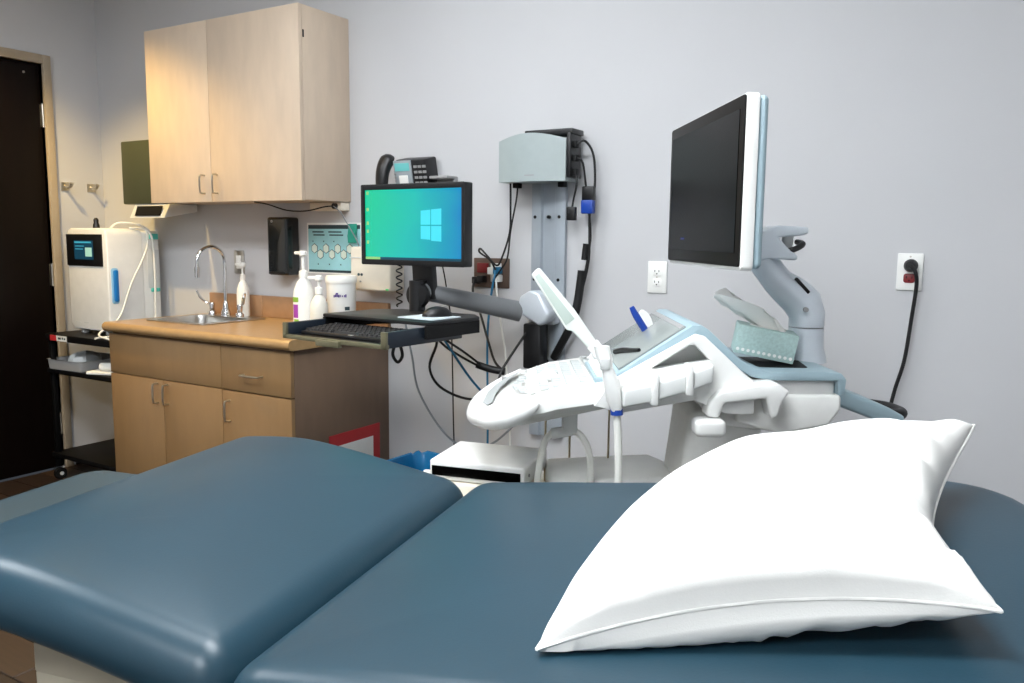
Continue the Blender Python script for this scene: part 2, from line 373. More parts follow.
# ------------------------------------------------------------------ cart and disinfector at the left
ca = empty('equipment_cart', (0, 0, 0), 0, 'black metal cart with shelves standing between door and sink cabinet', 'cart')
for z, t_ in ((.735, .035), (.565, .025), (.12, .025)): MB().box((.165, -.47, z), (.84, -.035, z+t_), .004).build('shelf', M_cart, ca)
for x in (.175, .805):
    for y in (-.46, -.07): MB().box((x, y, .07), (x+.025, y+.025, .735), .002).build('post', M_cart, ca)
MB().box((.19, -.04, .145), (.82, -.032, .45)).build('back_panel', M_cart, ca)
for x in (.19, .82):
    for y in (-.445, -.06):
        c = MB().cyl((x-.012, y, .03), (x+.012, y, .03), .03).build('caster', M_blackm, ca); MB().cyl((x-.016, y, .03), (x+.016, y, .03), .01).build('hub', M_lgrey, c)
lb = MB().box((.215, -.4712, .738), (.36, -.4702, .766)).build('label_strip', M_lgrey, ca)
MB().box((.215, -.4718, .738), (.27, -.471, .766)).build('red_field', M_red, lb)
MB().box((.285, -.4716, .747), (.31, -.471, .757)).box((.318, -.4716, .748), (.33, -.471, .758)).box((.335, -.4716, .747), (.348, -.471, .756)).build('print_marks', M_ink, lb, smooth=0)
di = empty('probe_disinfector', (0, 0, 0), 0, 'white upright probe disinfector with small screen and blue handle on cart', 'medical device')
DX0, DX1, DYF, DZ0, DZ1 = .205, .545, -.35, .788, 1.308
pr = [(DX0+.03, DZ0), (DX1-.02, DZ0), (DX1, DZ0+.02), (DX1, DZ1-.035), (DX1-.012, DZ1-.01), (DX1-.035, DZ1), (DX0+.035, DZ1), (DX0+.012, DZ1-.01), (DX0, DZ1-.035), (DX0, DZ0+.03)]
MB().prism(pr, DYF, -.15, 'y', .008, 3).build('housing', M_white2, di)
MB().box((DX0+.012, -.16, DZ0+.012), (DX1-.004, -.048, DZ1-.012), .015, 3).build('rear_housing', M_white, di)
MB().box((DX0+.004, -.356, 1.117), (DX1-.035, -.349, 1.277), .002).build('control_panel', M_black, di)
scp = MB().box((DX0+.075, -.3575, 1.15), (DX0+.235, -.3555, 1.245)).build('display', emit('disinfector_screen', (20, 66, 88), .5), di, smooth=0)
MB().box((DX0+.08, -.3583, 1.232), (DX0+.22, -.3574, 1.24)).box((DX0+.085, -.3583, 1.215), (DX0+.16, -.3574, 1.219)).box((DX0+.085, -.3583, 1.2), (DX0+.15, -.3574, 1.204)).build('menu_lines', emit('screen_teal', (60, 150, 170), .8), scp, smooth=0)
MB().box((DX0+.17, -.3583, 1.165), (DX0+.225, -.3574, 1.21)).build('picture', emit('screen_pale', (150, 190, 170), .8), scp, smooth=0)
hs = MB().prism(rrect(-.335, -.295, .93, 1.11, .014), DX1-.004, DX1+.003, 'x', .002).build('handle_recess', mat('pale_blue_plastic', (150, 200, 230), .35), di)
MB().prism(rrect(-.325, -.302, .94, 1.1, .01), DX1, DX1+.014, 'x', .003).build('handle_grip', M_blue, hs)
for z, s in ((1.268, .03), (.99, .02)):
    MB().box((DX1-.03, -.11, z-s/2), (DX1+.004, -.06, z+s/2), .004).build('latch', M_teal, di)
MB().box((DX1-.004, -.125, 1.0), (DX1-.0025, -.055, 1.2), .001).build('side_hatch', M_lgrey, di)
for x in (.27, .48):
    for y in (-.31, -.09): MB().cyl((x, y, .77), (x, y, .79), .022).build('foot', M_lgrey, di)
MB().lathe([(.018, 0), (.016, .02), (.012, .028), (.013, .045), (.006, .055)], 16, T(.31, -.25, 1.307)).build('connector_cap', M_black, di)
MB().box((.25, -.3506, .822), (.29, -.3498, .828)).box((.32, -.3506, .824), (.36, -.3498, .829)).build('print_marks', M_lgrey, di, smooth=0)
wc = MB().tube([(.47, -.28, 1.305), (.5, -.25, 1.335), (.555, -.17, 1.325), (.575, -.12, 1.27), (.578, -.11, 1.1), (.572, -.11, .95), (.572, -.13, .82), (.58, -.3, .78), (.6, -.47, .772)], .0055, n=10).build('probe_cable', M_cable_w)
tag(wc, 'white probe cable hanging down the right side of the disinfector', 'cable')
wc2 = MB().tube([(.51, -.2, 1.31), (.56, -.14, 1.3), (.572, -.15, 1.2), (.568, -.24, 1.03), (.565, -.315, .86), (.6, -.45, .79), (.79, -.485, .76), (.835, -.505, .6), (.85, -.512, .47), (.87, -.52, .42), (.89, -.515, .4)], .005, n=10).build('probe_cable', M_cable_w)
tag(wc2, 'white probe cable slanting across the disinfector and looping below the counter', 'cable')
e = empty('plastic_tray', (.32, -.4, .5905), R(3), 'grey plastic tray with clear bags on the middle cart shelf', 'tray')
MB().prism(rrect(-.13, .13, -.07, .2, .02), 0, .004, 'z').loft([[(x, y, z) for x, y in rrect(-.13-k, .13+k, -.07-k, .2+k, .02)] for k, z in ((0, 0), (.006, .05), (.01, .052), (.006, .05), (.002, .004))], cap=False).build('tray_body', M_grey, e)
MB().loft([[(.0+.06*math.cos(2*PI*k/14)*r, .05+.07*math.sin(2*PI*k/14)*r*(1+.2*math.sin(3*k)), z+.006*math.sin(5*k)) for k in range(14)] for r, z in ((1, .005), (1.1, .04), (.9, .065), (.5, .078), (.1, .085))]).build('bag', mat('clear_bag', (190, 195, 195), .25), e)
e = MB().prism(rrect(-.11, .11, -.07, .07, .012), 0, .014, 'z', .004).build('paper_pad', M_paper); e.location = (.6, -.38, .5905); e.rotation_euler = (0, 0, R(20)); tag(e, 'white paper pad lying on the middle cart shelf', 'paper pad')
e = MB().tube([(-.11, 0, .02), (0, .01, .022), (.12, 0, .022)], .02, n=14).build('paper_roll', M_paper); e.location = (.68, -.4, .607); e.rotation_euler = (0, 0, R(15)); tag(e, 'white rolled towel lying on a paper pad on the cart', 'roll')

# ------------------------------------------------------------------ things on the counter and wall by the tray
def pump_bottle(name, loc, r, h, label, m, rz=0):
    e = empty(name, loc, R(rz), label, 'bottle')
    b = h*.66
    MB().lathe([(r*.96, 0), (r, .004), (r, b*.62), (r*.93, b*.78), (r*.62, b*.93), (r*.36, b), (r*.34, b+.01)], 28).build('bottle_body', m, e)
    MB().lathe([(r*.42, b+.004), (r*.42, b+.03), (r*.2, b+.034), (r*.15, b+.036), (r*.15, h-.02)], 20).build('collar', M_white, e)
    MB().lathe([(.013, h-.022), (.016, h-.018), (.016, h-.004), (.011, h)], 18).box((-.045, -.008, h-.016), (0, .008, h-.003), .004).build('pump_head', M_white, e)
    return e
b1 = pump_bottle('lotion_bottle', (1.885, -.35, CT), .044, .335, 'tall white pump bottle with green and purple label on the counter', M_white2, 40)
def wrap(r, a0, a1, z0, z1, n=10):
    return [[(r*math.cos(R(a0+(a1-a0)*k/n)), r*math.sin(R(a0+(a1-a0)*k/n)), z) for k in range(n+1)] for z in (z0, z1)]
b1.rotation_euler = (0, 0, 0)
MB().loft(wrap(.0446, -140, -20, .02, .15), closed=False).build('label_paper', M_paper, b1)
MB().loft(wrap(.0451, -125, -75, .125, .145), closed=False).build('green_band', M_lime, b1)
MB().loft(wrap(.0451, -118, -78, .06, .115), closed=False).build('purple_field', M_purple, b1)
MB().loft(wrap(.0451, -110, -75, .036, .054), closed=False).build('leaf_print', M_lime, b1)
pump_bottle('sanitizer_bottle', (1.96, -.34, CT), .037, .235, 'small clear white pump bottle between lotion bottle and wipes tub', mat('translucent_white', (216, 214, 204), .3), 30)
pump_bottle('soap_bottle', (1.2, -.075, CT+.005), .03, .26, 'slim white soap pump bottle behind the faucet', M_white)
wt = empty('wipes_tub', (1.945, -.19, CT), 0, 'round white tub of wipes with violet lettering beside the tray', 'tub')
MB().lathe([(.058, 0), (.06, .004), (.0625, .2)], 32).build('tub_body', M_white2, wt)
MB().lathe([(.065, .198), (.0665, .204), (.0665, .222), (.062, .23), (.02, .232)], 32).build('lid', M_white, wt)
wm = MB()
for a_, w_, z0_, z1_ in ((-78, 5, .14, .15), (-72, 5, .142, .153), (-66, 5, .142, .158), (-60, 5, .14, .152), (-54, 4, .142, .151), (-46, 4, .142, .149), (-38, 4, .141, .15), (-33, 5, .14, .153), (-69, 9, .154, .159)):
    wm.loft(wrap(.0636, a_, a_+w_, z0_, z1_, 3), closed=False)
wm.build('wordmark', M_dpurple, wt)
MB().loft(wrap(.0625, -35, -15, .085, .1), closed=False).build('print_block', M_ink, wt)
hd = empty('hand_sanitizer_dispenser', (0, 0, 0), 0, 'white wall mounted hand sanitizer dispenser behind the computer monitor', 'dispenser')
MB().prism(rrect(1.915, 2.14, 1.045, 1.235, .012), -.1, -.001, 'y', .01, 3).build('cover', M_cream, hd)
MB().box((1.915, -.104, 1.185), (2.14, -.098, 1.19), .001).build('seam', M_lgrey, hd)
MB().cyl((1.965, -.1, 1.115), (1.965, -.103, 1.115), .006, n=14).cyl((1.982, -.1, 1.115), (1.982, -.103, 1.115), .006, n=14).build('logo', M_ink, hd)
MB().cyl((1.975, -.1, 1.085), (1.975, -.104, 1.085), .004, n=10).build('indicator', M_grey, hd)
MB().box((2.115, -.103, 1.05), (2.13, -.099, 1.058), .001).build('battery_light', emit('green_led', (40, 170, 90), .6), hd)
ps = empty('power_strip', (0, 0, 0), 0, 'cream power strip fixed under the right end of the wall cabinet', 'power strip')
MB().box((1.64, -.06, 1.392), (1.83, -.002, 1.43), .004).build('strip_body', M_cream, ps)
MB().cyl((1.8, -.061, 1.412), (1.8, -.075, 1.412), .013, n=16).build('plug', M_rubber, ps)
e = MB().tube([(1.8, -.072, 1.412), (1.76, -.09, 1.408), (1.68, -.12, 1.39), (1.6, -.16, 1.392), (1.52, -.2, 1.418), (1.46, -.22, 1.428)], .003, n=8).build('cabinet_cord', M_rubber); tag(e, 'thin black cord strung below the wall cabinet to the power strip', 'cord')
e = MB().tube([(1.8, -.075, 1.412), (1.84, -.07, 1.38), (1.86, -.05, 1.33), (1.9, -.03, 1.25), (1.9, -.03, 1.2)], .0025, n=8).build('hanging_cable', M_cable_g); tag(e, 'thin cord hanging from the power strip past the poster', 'cord')
po = empty('infographic_poster', (0, 0, 0), 0, 'small pale blue poster with a chain of hexagons on the wall', 'poster')
MB().box((1.565, -.004, 1.106), (1.9, -.0005, 1.34)).build('sheet', M_paper, po, smooth=0)
MB().box((1.573, -.0046, 1.116), (1.893, -.0038, 1.33)).build('blue_field', mat('poster_blue', (150, 202, 206), .5, var=.12, scale=7), po, smooth=0)
MB().box((1.575, -.0052, 1.312), (1.891, -.0044, 1.33)).box((1.575, -.0052, 1.113), (1.891, -.0044, 1.124)).build('dark_bands', M_ink, po, smooth=0)
for k in range(7):
    cx, cz = 1.612+k*.036, 1.222-(.026 if k % 2 else 0)
    hx = [(cx+.0215*math.cos(R(60*j+30)), cz+.0235*math.sin(R(60*j+30))) for j in range(6)]
    h = MB().prism(hx, -.0054, -.0045, 'y').build('hexagon', M_ink, po, smooth=0)
    MB().prism([(cx+.0185*math.cos(R(60*j+30)), cz+.0205*math.sin(R(60*j+30))) for j in range(6)], -.006, -.0053, 'y').build('hexagon_fill', mat('poster_pale', (204, 214, 200), .5), h, smooth=0)
ln = MB()
for x0, x1, z in ((1.6, 1.67, 1.298), (1.7, 1.78, 1.298), (1.606, 1.676, 1.284), (1.706, 1.79, 1.284), (1.6, 1.605, 1.255), (1.667, 1.672, 1.255), (1.73, 1.735, 1.255), (1.63, 1.636, 1.15), (1.7, 1.706, 1.15), (1.77, 1.776, 1.15)): ln.box((x0, -.0052, z-.003), (x1, -.0044, z+.003))
ln.build('print_lines', M_ink, po, smooth=0)
e = MB().loft([[(1.855+.5*w_, -.012-.004*math.sin(k*2), z) for w_ in (-.055, -.02, .02, .045)] for k, z in enumerate((1.25, 1.28, 1.31, 1.335))], closed=False)
bmesh.ops.solidify(e.bm, geom=e.bm.faces[:], thickness=.003)
e = e.build('cloth_tag', mat('teal_cloth', (40, 150, 130), .7)); tag(e, 'small teal cloth tag hanging at the corner of the poster', 'tag')
# red and white sign on the side of the base cabinet
sg = empty('warning_sign', (0, 0, 0), 0, 'red bordered white sign on the darkened side of the base cabinet', 'sign')
MB().box((BXE+.0005, -.385, .24), (BXE+.004, -.07, .462)).build('red_board', M_red, sg, smooth=0)
MB().box((BXE+.0035, -.34, .24+.03), (BXE+.005, -.115, .412)).build('white_field', M_paper, sg, smooth=0)
# bin with blue liner
bn = empty('waste_bin', (2.42, -.25, -.03), 0, 'waste bin with a bright blue plastic liner beside the base cabinet', 'bin')
def rr3(w_, d_, z, r=.05): return [(x, y, z) for x, y in rrect(-w_, w_, -d_, d_, r)]
MB().loft([rr3(.1, .1, .03), rr3(.12, .13, .395), rr3(.126, .136, .4), rr3(.115, .125, .395), rr3(.095, .095, .04)]).build('bin_body', M_grey, bn)
rg = []
for k, (o_, z) in enumerate(((.0, .3), (.012, .345), (.012, .4), (.006, .412), (-.006, .41), (-.02, .36), (-.03, .2))):
    rg.append([(x*(1+.03*math.sin(j*2.3+k)*(k < 3)), y*(1+.03*math.sin(j*1.7+k)*(k < 3)), z+.006*math.sin(j*1.9)*(1 if k in (0, 1, 3, 4) else 0)) for j, (x, y) in enumerate(rrect(-.118-o_, .118+o_, -.128-o_, .128+o_, .05))])
MB().loft(rg, cap=False).build('liner', mat('blue_liner', (30, 130, 190), .25, bump=.4, bscale=40), bn)

# ------------------------------------------------------------------ wall track with computer box
wtk = empty('wall_track', (0, 0, 0), 0, 'silver aluminium wall track carrying the computer arm', 'wall track')
MB().prism([(2.782, -.001), (2.928, -.001), (2.928, -.02), (2.915, -.026), (2.888, -.026), (2.882, -.016), (2.832, -.016), (2.826, -.026), (2.795, -.026), (2.782, -.02)], .5, 1.5, 'z').build('extrusion', mat('anodised_aluminium', (164, 172, 180), .35, .2), wtk)
for z in (1.36, 1.12, .8):
    for x in (2.8, 2.858, 2.905): MB().cyl((x, -.012, z), (x, -.0275, z), .0065, n=12).build('screw', M_blackm, wtk)
cb = empty('computer_box', (0, 0, 0), 0, 'pale grey curved computer housing on top of the wall track', 'computer')
pf = [(2.695, -.02)] + [(2.695+.285*k/10, -.125-.03*math.sin(PI*k/10)) for k in range(11)] + [(2.98, -.02)]
top = []
fr = MB()
fr.loft([[(x, y, 1.487) for x, y in pf], [(x, y, 1.64+.022*math.sin(PI*min(max((x-2.695)/.285, 0), 1))) for x, y in pf]]).build('housing', mat('pale_grey_metal', (158, 168, 168), .4), cb)
MB().box((2.8, -.115, 1.655), (3.0, -.02, 1.676), .004).build('computer_case', M_black, cb)
MB().box((2.98, -.12, 1.5), (2.995, -.03, 1.66), .003).build('port_panel', M_black, cb)
for z in (1.62, 1.57, 1.52): MB().box((2.99, -.1, z-.012), (3.01, -.075, z+.012), .002).build('connector', M_blackm, cb)
MB().box((2.735, -.09, 1.468), (2.76, -.06, 1.487), .002).box((2.93, -.09, 1.468), (2.955, -.06, 1.487), .002).build('bracket_clip', M_blackm, cb)
MB().box((2.825, -.1562, 1.507), (2.865, -.1545, 1.511)).build('maker_mark', M_grey, cb, smooth=0)
def cable(label, pts, r, m, name='cable'):
    o = MB().tube(pts, r, n=8).build(name, m); tag(o, label, 'cable'); return o
cable('black cable arching from the right side of the computer box', [(3.008, -.09, 1.62), (3.035, -.08, 1.63), (3.06, -.06, 1.58), (3.063, -.05, 1.47), (3.045, -.05, 1.37), (3.045, -.05, 1.2), (3.01, -.05, 1.05)], .0045, M_rubber)
cable('black cable hanging close beside the computer box ports', [(3.008, -.09, 1.57), (3.028, -.08, 1.55), (3.035, -.06, 1.45), (3.045, -.06, 1.39), (3.05, -.05, 1.27), (3.02, -.05, 1.1)], .004, M_rubber)
cable('black cable drooping from the lowest computer box port', [(3.006, -.09, 1.52), (3.008, -.09, 1.47), (2.992, -.08, 1.42), (2.985, -.08, 1.375)], .004, M_rubber)
vp = empty('video_plug', (3.04, -.055, 1.4), 0, 'blue and black video plug joining the cables beside the track', 'plug')
MB().box((-.024, -.014, -.03), (.024, .014, .02), .004).build('blue_shell', M_dblue, vp); MB().box((-.022, -.012, .018), (.026, .012, .07), .004).build('black_shell', M_black, vp)
MB().box((-.075, -.03, -.055), (-.04, -.008, -.005), .004).build('side_plug', M_black, vp)
MB().cyl((-.012, 0, -.2), (-.005, 0, -.14), .011, n=12).build('ferrite', M_black, vp)
e = MB().tube([(3.018, -.05, 1.16), (3.005, -.052, 1.05), (2.985, -.06, .96), (2.935, -.055, .87), (2.9, -.04, .82)], .016, n=12).build('cable_sleeve', M_rubber); tag(e, 'thick black cable sleeve running down beside the wall track', 'cable sleeve')
# quad outlet with plugs
qo = empty('power_outlet', (2.588, 0, 1.137), 0, 'brown double outlet crowded with plugs left of the wall track', 'wall plate')
MB().box((-.085, -.007, -.06), (.085, -.0005, .06), .003).build('cover_plate', M_plate_b, qo)
MB().box((-.066, -.013, .0), (-.012, -.006, .04), .002).build('receptacle', M_redplug, qo)
MB().box((.0, -.013, -.035), (.05, -.006, .04), .002).build('receptacle', M_lgrey, qo)
for x, z, m in ((-.06, -.03, M_black), (-.035, -.025, M_black), (.015, .01, M_lgrey), (.042, .012, M_cable_b), (.042, -.02, M_white)):
    MB().box((x-.014, -.04, z-.014), (x+.014, -.006, z+.014), .003).build('plug', m, qo)
cable('black cable pair dropping from the computer box into the brown outlet', [(2.72, -.08, 1.487), (2.715, -.07, 1.4), (2.7, -.05, 1.3), (2.665, -.05, 1.2), (2.64, -.05, 1.17), (2.6, -.06, 1.21), (2.57, -.06, 1.235), (2.56, -.05, 1.22), (2.61, -.05, 1.19), (2.63, -.04, 1.15)], .004, M_rubber)
cable('second black cable dropping from the computer box beside its pair', [(2.752, -.08, 1.47), (2.74, -.07, 1.42), (2.705, -.05, 1.31), (2.69, -.05, 1.2), (2.655, -.045, 1.15), (2.63, -.045, 1.12)], .0035, M_rubber)
cable('blue network cable hanging from the brown outlet behind the console', [(2.632, -.04, 1.15), (2.628, -.055, 1.1), (2.615, -.06, 1.0), (2.612, -.07, .85), (2.61, -.06, .5), (2.6, -.05, .02)], .0045, M_cable_b)
cable('grey cable hanging from the brown outlet down to the console', [(2.632, -.04, 1.12), (2.65, -.06, 1.05), (2.68, -.07, .92), (2.7, -.07, .8), (2.71, -.05, .5), (2.71, -.04, .02)], .004, M_cable_w)
cable('black cable hanging from the brown outlet toward the tray cables', [(2.53, -.04, 1.11), (2.535, -.06, 1.06), (2.59, -.09, .98), (2.66, -.14, .88), (2.73, -.2, .81), (2.79, -.235, .785)], .005, M_rubber)

# ------------------------------------------------------------------ wall arm, keyboard tray, monitor, phone
am = empty('monitor_arm', (2.86, -.03, 1.0), 0, 'silver extending wall arm holding the keyboard tray and monitor', 'wall arm')
def L2(p): return (p[0]-2.86, p[1]+.03, p[2]-1.0)
MB().box((-.06, -.05, -.05), (.06, .002, .06), .012, 3).build('track_carriage', M_silver, am)
MB().prism([(.03, -.05), (.06, -.03), (.075, .0), (.03, .075), (-.01, .085), (-.055, .06), (-.07, .0)], -.12, -.045, 'y', .012, 3).build('shoulder_cover', M_silver, am)
a0, a1 = Vector(L2((2.8, -.13, 1.0))), Vector(L2((2.53, -.42, 1.085)))
MB().tube([a0, a0.lerp(a1, .4), a1], 0, radii=[.04, .036, .03], n=16, flat=(.75, 1)).build('arm_beam', mat('dark_silver_paint', (128, 130, 133), .35, .3), am)
MB().box((-.055, -.09, -.22), (.02, -.02, -.045), .008).build('cable_carrier', M_black, am)
MB().cyl(L2((2.53, -.42, .965)), L2((2.53, -.42, 1.12)), .03, n=20).build('elbow_post', M_black, am)
kt = empty('keyboard_tray', (2.6, -.72, 0), R(-4.5), 'black pull-out keyboard tray in front of the counter end', 'tray')
KZ = 1.008
MB().prism([(-.275, 0), (.215, 0), (.215, .27), (.15, .33), (-.2, .33), (-.275, .25)], KZ-.012, KZ, 'z', .003).build('work_surface', M_black, kt)
MB().prism([(.202, .0), (.215, 0), (.215, .27), (.15, .33), (-.2, .33), (-.275, .25), (-.275, 0), (-.262, 0), (-.262, .24), (-.19, .315), (.14, .315), (.202, .26)], KZ-.055, KZ-.0125, 'z').build('tray_skirt', M_blackm, kt)
dw = MB().box((-.265, -.155, KZ-.068), (.185, .2, KZ-.06), .002).build('drawer_pan', M_black, kt)
ink_blue = mat('blue_black_plastic', (26, 34, 44), .35)
for x in (-.28, .178): MB().prism([(-.165, KZ-.07), (.2, KZ-.07), (.2, KZ-.016), (-.165, KZ-.02)], x, x+.017, 'x', .002).build('drawer_side', ink_blue, dw)
M_olive = mat('olive_metal_edge', (120, 116, 92), .3, .5)
MB().box((-.282, -.172, KZ-.072), (.197, -.155, KZ-.058), .002).box((-.282, -.172, KZ-.072), (-.263, -.16, KZ-.018), .002).box((.176, -.172, KZ-.072), (.197, -.16, KZ-.018), .002).build('front_edge', M_olive, dw)
MB().box((-.105, -.185, KZ-.082), (.0, -.165, KZ-.062), .003).build('pull_tab', M_olive, dw)
kb = empty('computer_keyboard', (2.6, -.72, 0), R(-4.5), 'black computer keyboard lying in the pulled out tray', 'keyboard')
MB().prism([(-.125, KZ-.0595), (.05, KZ-.0595), (.05, KZ-.036), (-.125, KZ-.048)], -.245, .165, 'x', .003).build('keyboard_body', M_black, kb)
ky = MB()
for r_ in range(6):
    yy = -.11+.025*r_; zz = KZ-.0475+.0685*(.025*r_)*1.0
    x = -.238
    while x < .145:
        wk = .018 if not (r_ == 0 and -.12 < x < .0) else .12
        ky.box((x, yy, zz), (x+wk, yy+.02, zz+.008), taper=(.8, .8)); x += wk+.0035
ok = ky.build('keys', mat('key_plastic', (42, 42, 44), .45), kb, smooth=0); ok['kind'] = 'stuff'
MB().box((-.02, -.122, KZ-.0475), (.0, -.116, KZ-.046)).build('badge', M_lgrey, kb)
mp = MB().prism(rrect(-.08, .08, -.075, .075, .008), 0, .003, 'z').build('mouse_pad', mat('pale_blue_mat', (192, 204, 210), .6)); mp.location = (2.72, -.6, KZ+.0004); mp.rotation_euler = (0, 0, R(-4.5)); tag(mp, 'pale blue mouse pad on the right of the tray', 'mouse pad')
ms = empty('computer_mouse', (2.73, -.57, KZ+.0036), R(60), 'black computer mouse on the pale mouse pad', 'mouse')
def ell(a, b, c, n=20, m_=10): return [[(a*math.cos(R(f_))*math.cos(2*PI*k/n), b*math.cos(R(f_))*math.sin(2*PI*k/n), c*math.sin(R(f_))) for k in range(n)] for f_ in [90*j/m_*.97 for j in range(m_+1)]]
MB().loft(ell(.055, .032, .034)).build('mouse_shell', M_black, ms); MB().cyl((.03, -.003, .028), (.03, .003, .028), .008, n=12).build('scroll_wheel', M_grey, ms)
# monitor
mo = empty('computer_monitor', (2.535, -.45, 1.322), R(-1), 'black framed computer monitor with glowing teal desktop screen', 'monitor')
MB().prism(rrect(-.238, .236, -.147, .147, .006), -.012, .035, 'y', .004, holes=[rrect(-.222, .222, -.127, .127, .002, 1)[::-1]]).box((-.23, .01, -.135), (.23, .04, .135), .006).build('bezel', M_black, mo)
sm = bpy.data.materials.new('desktop_screen'); sm.use_nodes = True; nt = sm.node_tree; b = nt.nodes['Principled BSDF']
tc = nt.nodes.new('ShaderNodeTexCoord'); sx = nt.nodes.new('ShaderNodeSeparateXYZ'); nt.links.new(tc.outputs['Object'], sx.inputs[0])
ns = nt.nodes.new('ShaderNodeTexNoise'); ns.inputs['Scale'].default_value = 3.5; nt.links.new(tc.outputs['Object'], ns.inputs['Vector'])
ma = nt.nodes.new('ShaderNodeMath'); ma.operation = 'MULTIPLY_ADD'; nt.links.new(sx.outputs[0], ma.inputs[0]); ma.inputs[1].default_value = 2.0; ma.inputs[2].default_value = .22
mb = nt.nodes.new('ShaderNodeMath'); mb.operation = 'MULTIPLY_ADD'; nt.links.new(ns.outputs['Fac'], mb.inputs[0]); mb.inputs[1].default_value = .55; nt.links.new(ma.outputs[0], mb.inputs[2])
rp = nt.nodes.new('ShaderNodeValToRGB'); nt.links.new(mb.outputs[0], rp.inputs[0])
rp.color_ramp.elements[0].color = (*lin((4, 214, 160)), 1); rp.color_ramp.elements[1].color = (*lin((0, 128, 205)), 1)
e2 = rp.color_ramp.elements.new(.5); e2.color = (*lin((10, 200, 190)), 1)
nt.links.new(rp.outputs[0], b.inputs['Emission Color']); b.inputs['Emission Strength'].default_value = .66; b.inputs['Base Color'].default_value = (.01, .02, .02, 1); b.inputs['Roughness'].default_value = .25
scn = MB().box((-.223, -.006, -.128), (.223, .006, .128)).build('screen', sm, mo, smooth=0)
lg = MB()
for x0, x1, z0, z1 in ((.04, .083, .0, .05), (.087, .132, .0, .054), (.04, .083, -.05, -.004), (.087, .132, -.056, -.004)):
    lg.prism([(x0, z0), (x1, z0 - (.003 if z0 < 0 else 0)), (x1, z1 + (.003 if z1 > 0 else 0)), (x0, z1)], -.0068, -.0058, 'y')
lg.build('window_logo', emit('logo_glow', (66, 206, 224), .66), scn, smooth=0)
ic = MB()
for z in (.11, .05, .0, -.03, -.07): ic.box((-.215, -.0068, z), (-.205, -.0058, z+.012))
ic.box((-.222, -.0068, -.127), (-.15, -.0058, -.118)).build('desktop_icons', emit('icon_glow', (150, 210, 130), .5), scn, smooth=0)
MB().box((-.15, -.0068, -.127), (.222, -.0058, -.118)).build('taskbar', emit('taskbar_glow', (10, 70, 90), .6), scn, smooth=0)
MB().prism([(-.03, -.14), (.05, -.14), (.075, -.09), (.05, .05), (-.05, .05), (-.06, -.05)], .045, .075, 'y', .006).build('rear_mount', M_black, mo)
MB().prism([(-.045, .0), (.035, .0), (.045, -.13), (.055, -.27), (-.04, -.27), (-.05, -.14)], .05, .08, 'y', .006).build('stand_neck', M_black, mo)
MB().lathe([(.045, -.012), (.05, 0), (.045, .016), (.02, .02)], 24, T(0, .03, -.255) @ RX(90)).build('tilt_knob', M_black, mo)
# phone
ph = empty('desk_phone', (2.19, -.045, 1.53), 0, 'black and grey office phone on the wall above the monitor', 'phone')
TM = T(0, 0, 0) @ RX(12)
MB().box((-.02, -.045, -.12), (.135, .04, .075), .008, M=TM).build('phone_body', M_black, ph)
MB().box((-.025, -.052, -.12), (.066, -.04, .072), .003, M=TM).build('face_plate', mat('phone_grey', (150, 158, 162), .4), ph)
MB().box((-.016, -.0545, .03), (.058, -.051, .062), .001, M=TM).build('display', emit('phone_lcd', (110, 195, 195), .55), ph)
MB().box((-.0, -.0545, -.035), (.045, -.051, .012), .001, M=TM).build('paper_directory', M_paper, ph)
bt = MB()
for r_ in range(5):
    for c_ in range(3): bt.box((.078+.022*c_, -.05, .04-.022*r_), (.093+.022*c_, -.044, .05-.022*r_), M=TM)
    bt.box((-.022, -.055, .015-.014*r_), (-.012, -.05, .022-.014*r_), M=TM)
bo = bt.build('buttons', M_grey, ph); bo['kind'] = 'stuff'
MB().tube([(-.07, -.05, -.16), (-.073, -.07, -.12), (-.066, -.085, -.04), (-.064, -.08, .02), (-.058, -.06, .062), (-.05, -.045, .058)], 0, radii=[.03, .034, .027, .03, .034, .03], n=14, flat=(1.1, .85)).build('handset', M_black, ph)
cc = [(2.18+.012*math.cos(k*.9), -.09+.012*math.sin(k*.9), 1.36-.0042*k) for k in range(90)]
e = MB().tube(cc, .0032, n=6, sub=2).build('handset_cord', M_rubber); tag(e, 'coiled black phone cord hanging behind the monitor', 'cord')
cc = [(2.27+.01*math.cos(k*.9), -.07+.01*math.sin(k*.9), 1.44-.0042*k) for k in range(100)]
e = MB().tube(cc, .003, n=6, sub=2).build('coiled_cord', M_rubber); tag(e, 'second coiled black cord hanging right of the phone cord', 'cord')
e = MB().box((2.33, -.08, 1.515), (2.42, -.02, 1.527), .003).box((2.33, -.026, 1.45), (2.42, -.0005, 1.527), .003).build('wall_bracket', M_grey); tag(e, 'small dark grey bracket on the wall behind the monitor top', 'bracket')
cable('thin black cable curling behind the monitor below the phone', [(2.3, -.07, 1.44), (2.33, -.1, 1.25), (2.36, -.1, 1.17), (2.42, -.16, 1.13), (2.5, -.37, 1.2)], .003, M_rubber)
cable('thin black cable hanging straight behind the monitor', [(2.36, -.02, 1.48), (2.365, -.05, 1.35), (2.37, -.05, 1.2), (2.38, -.03, 1.08), (2.4, -.02, .9), (2.42, -.03, .45), (2.44, -.03, .02)], .003, M_rubber)
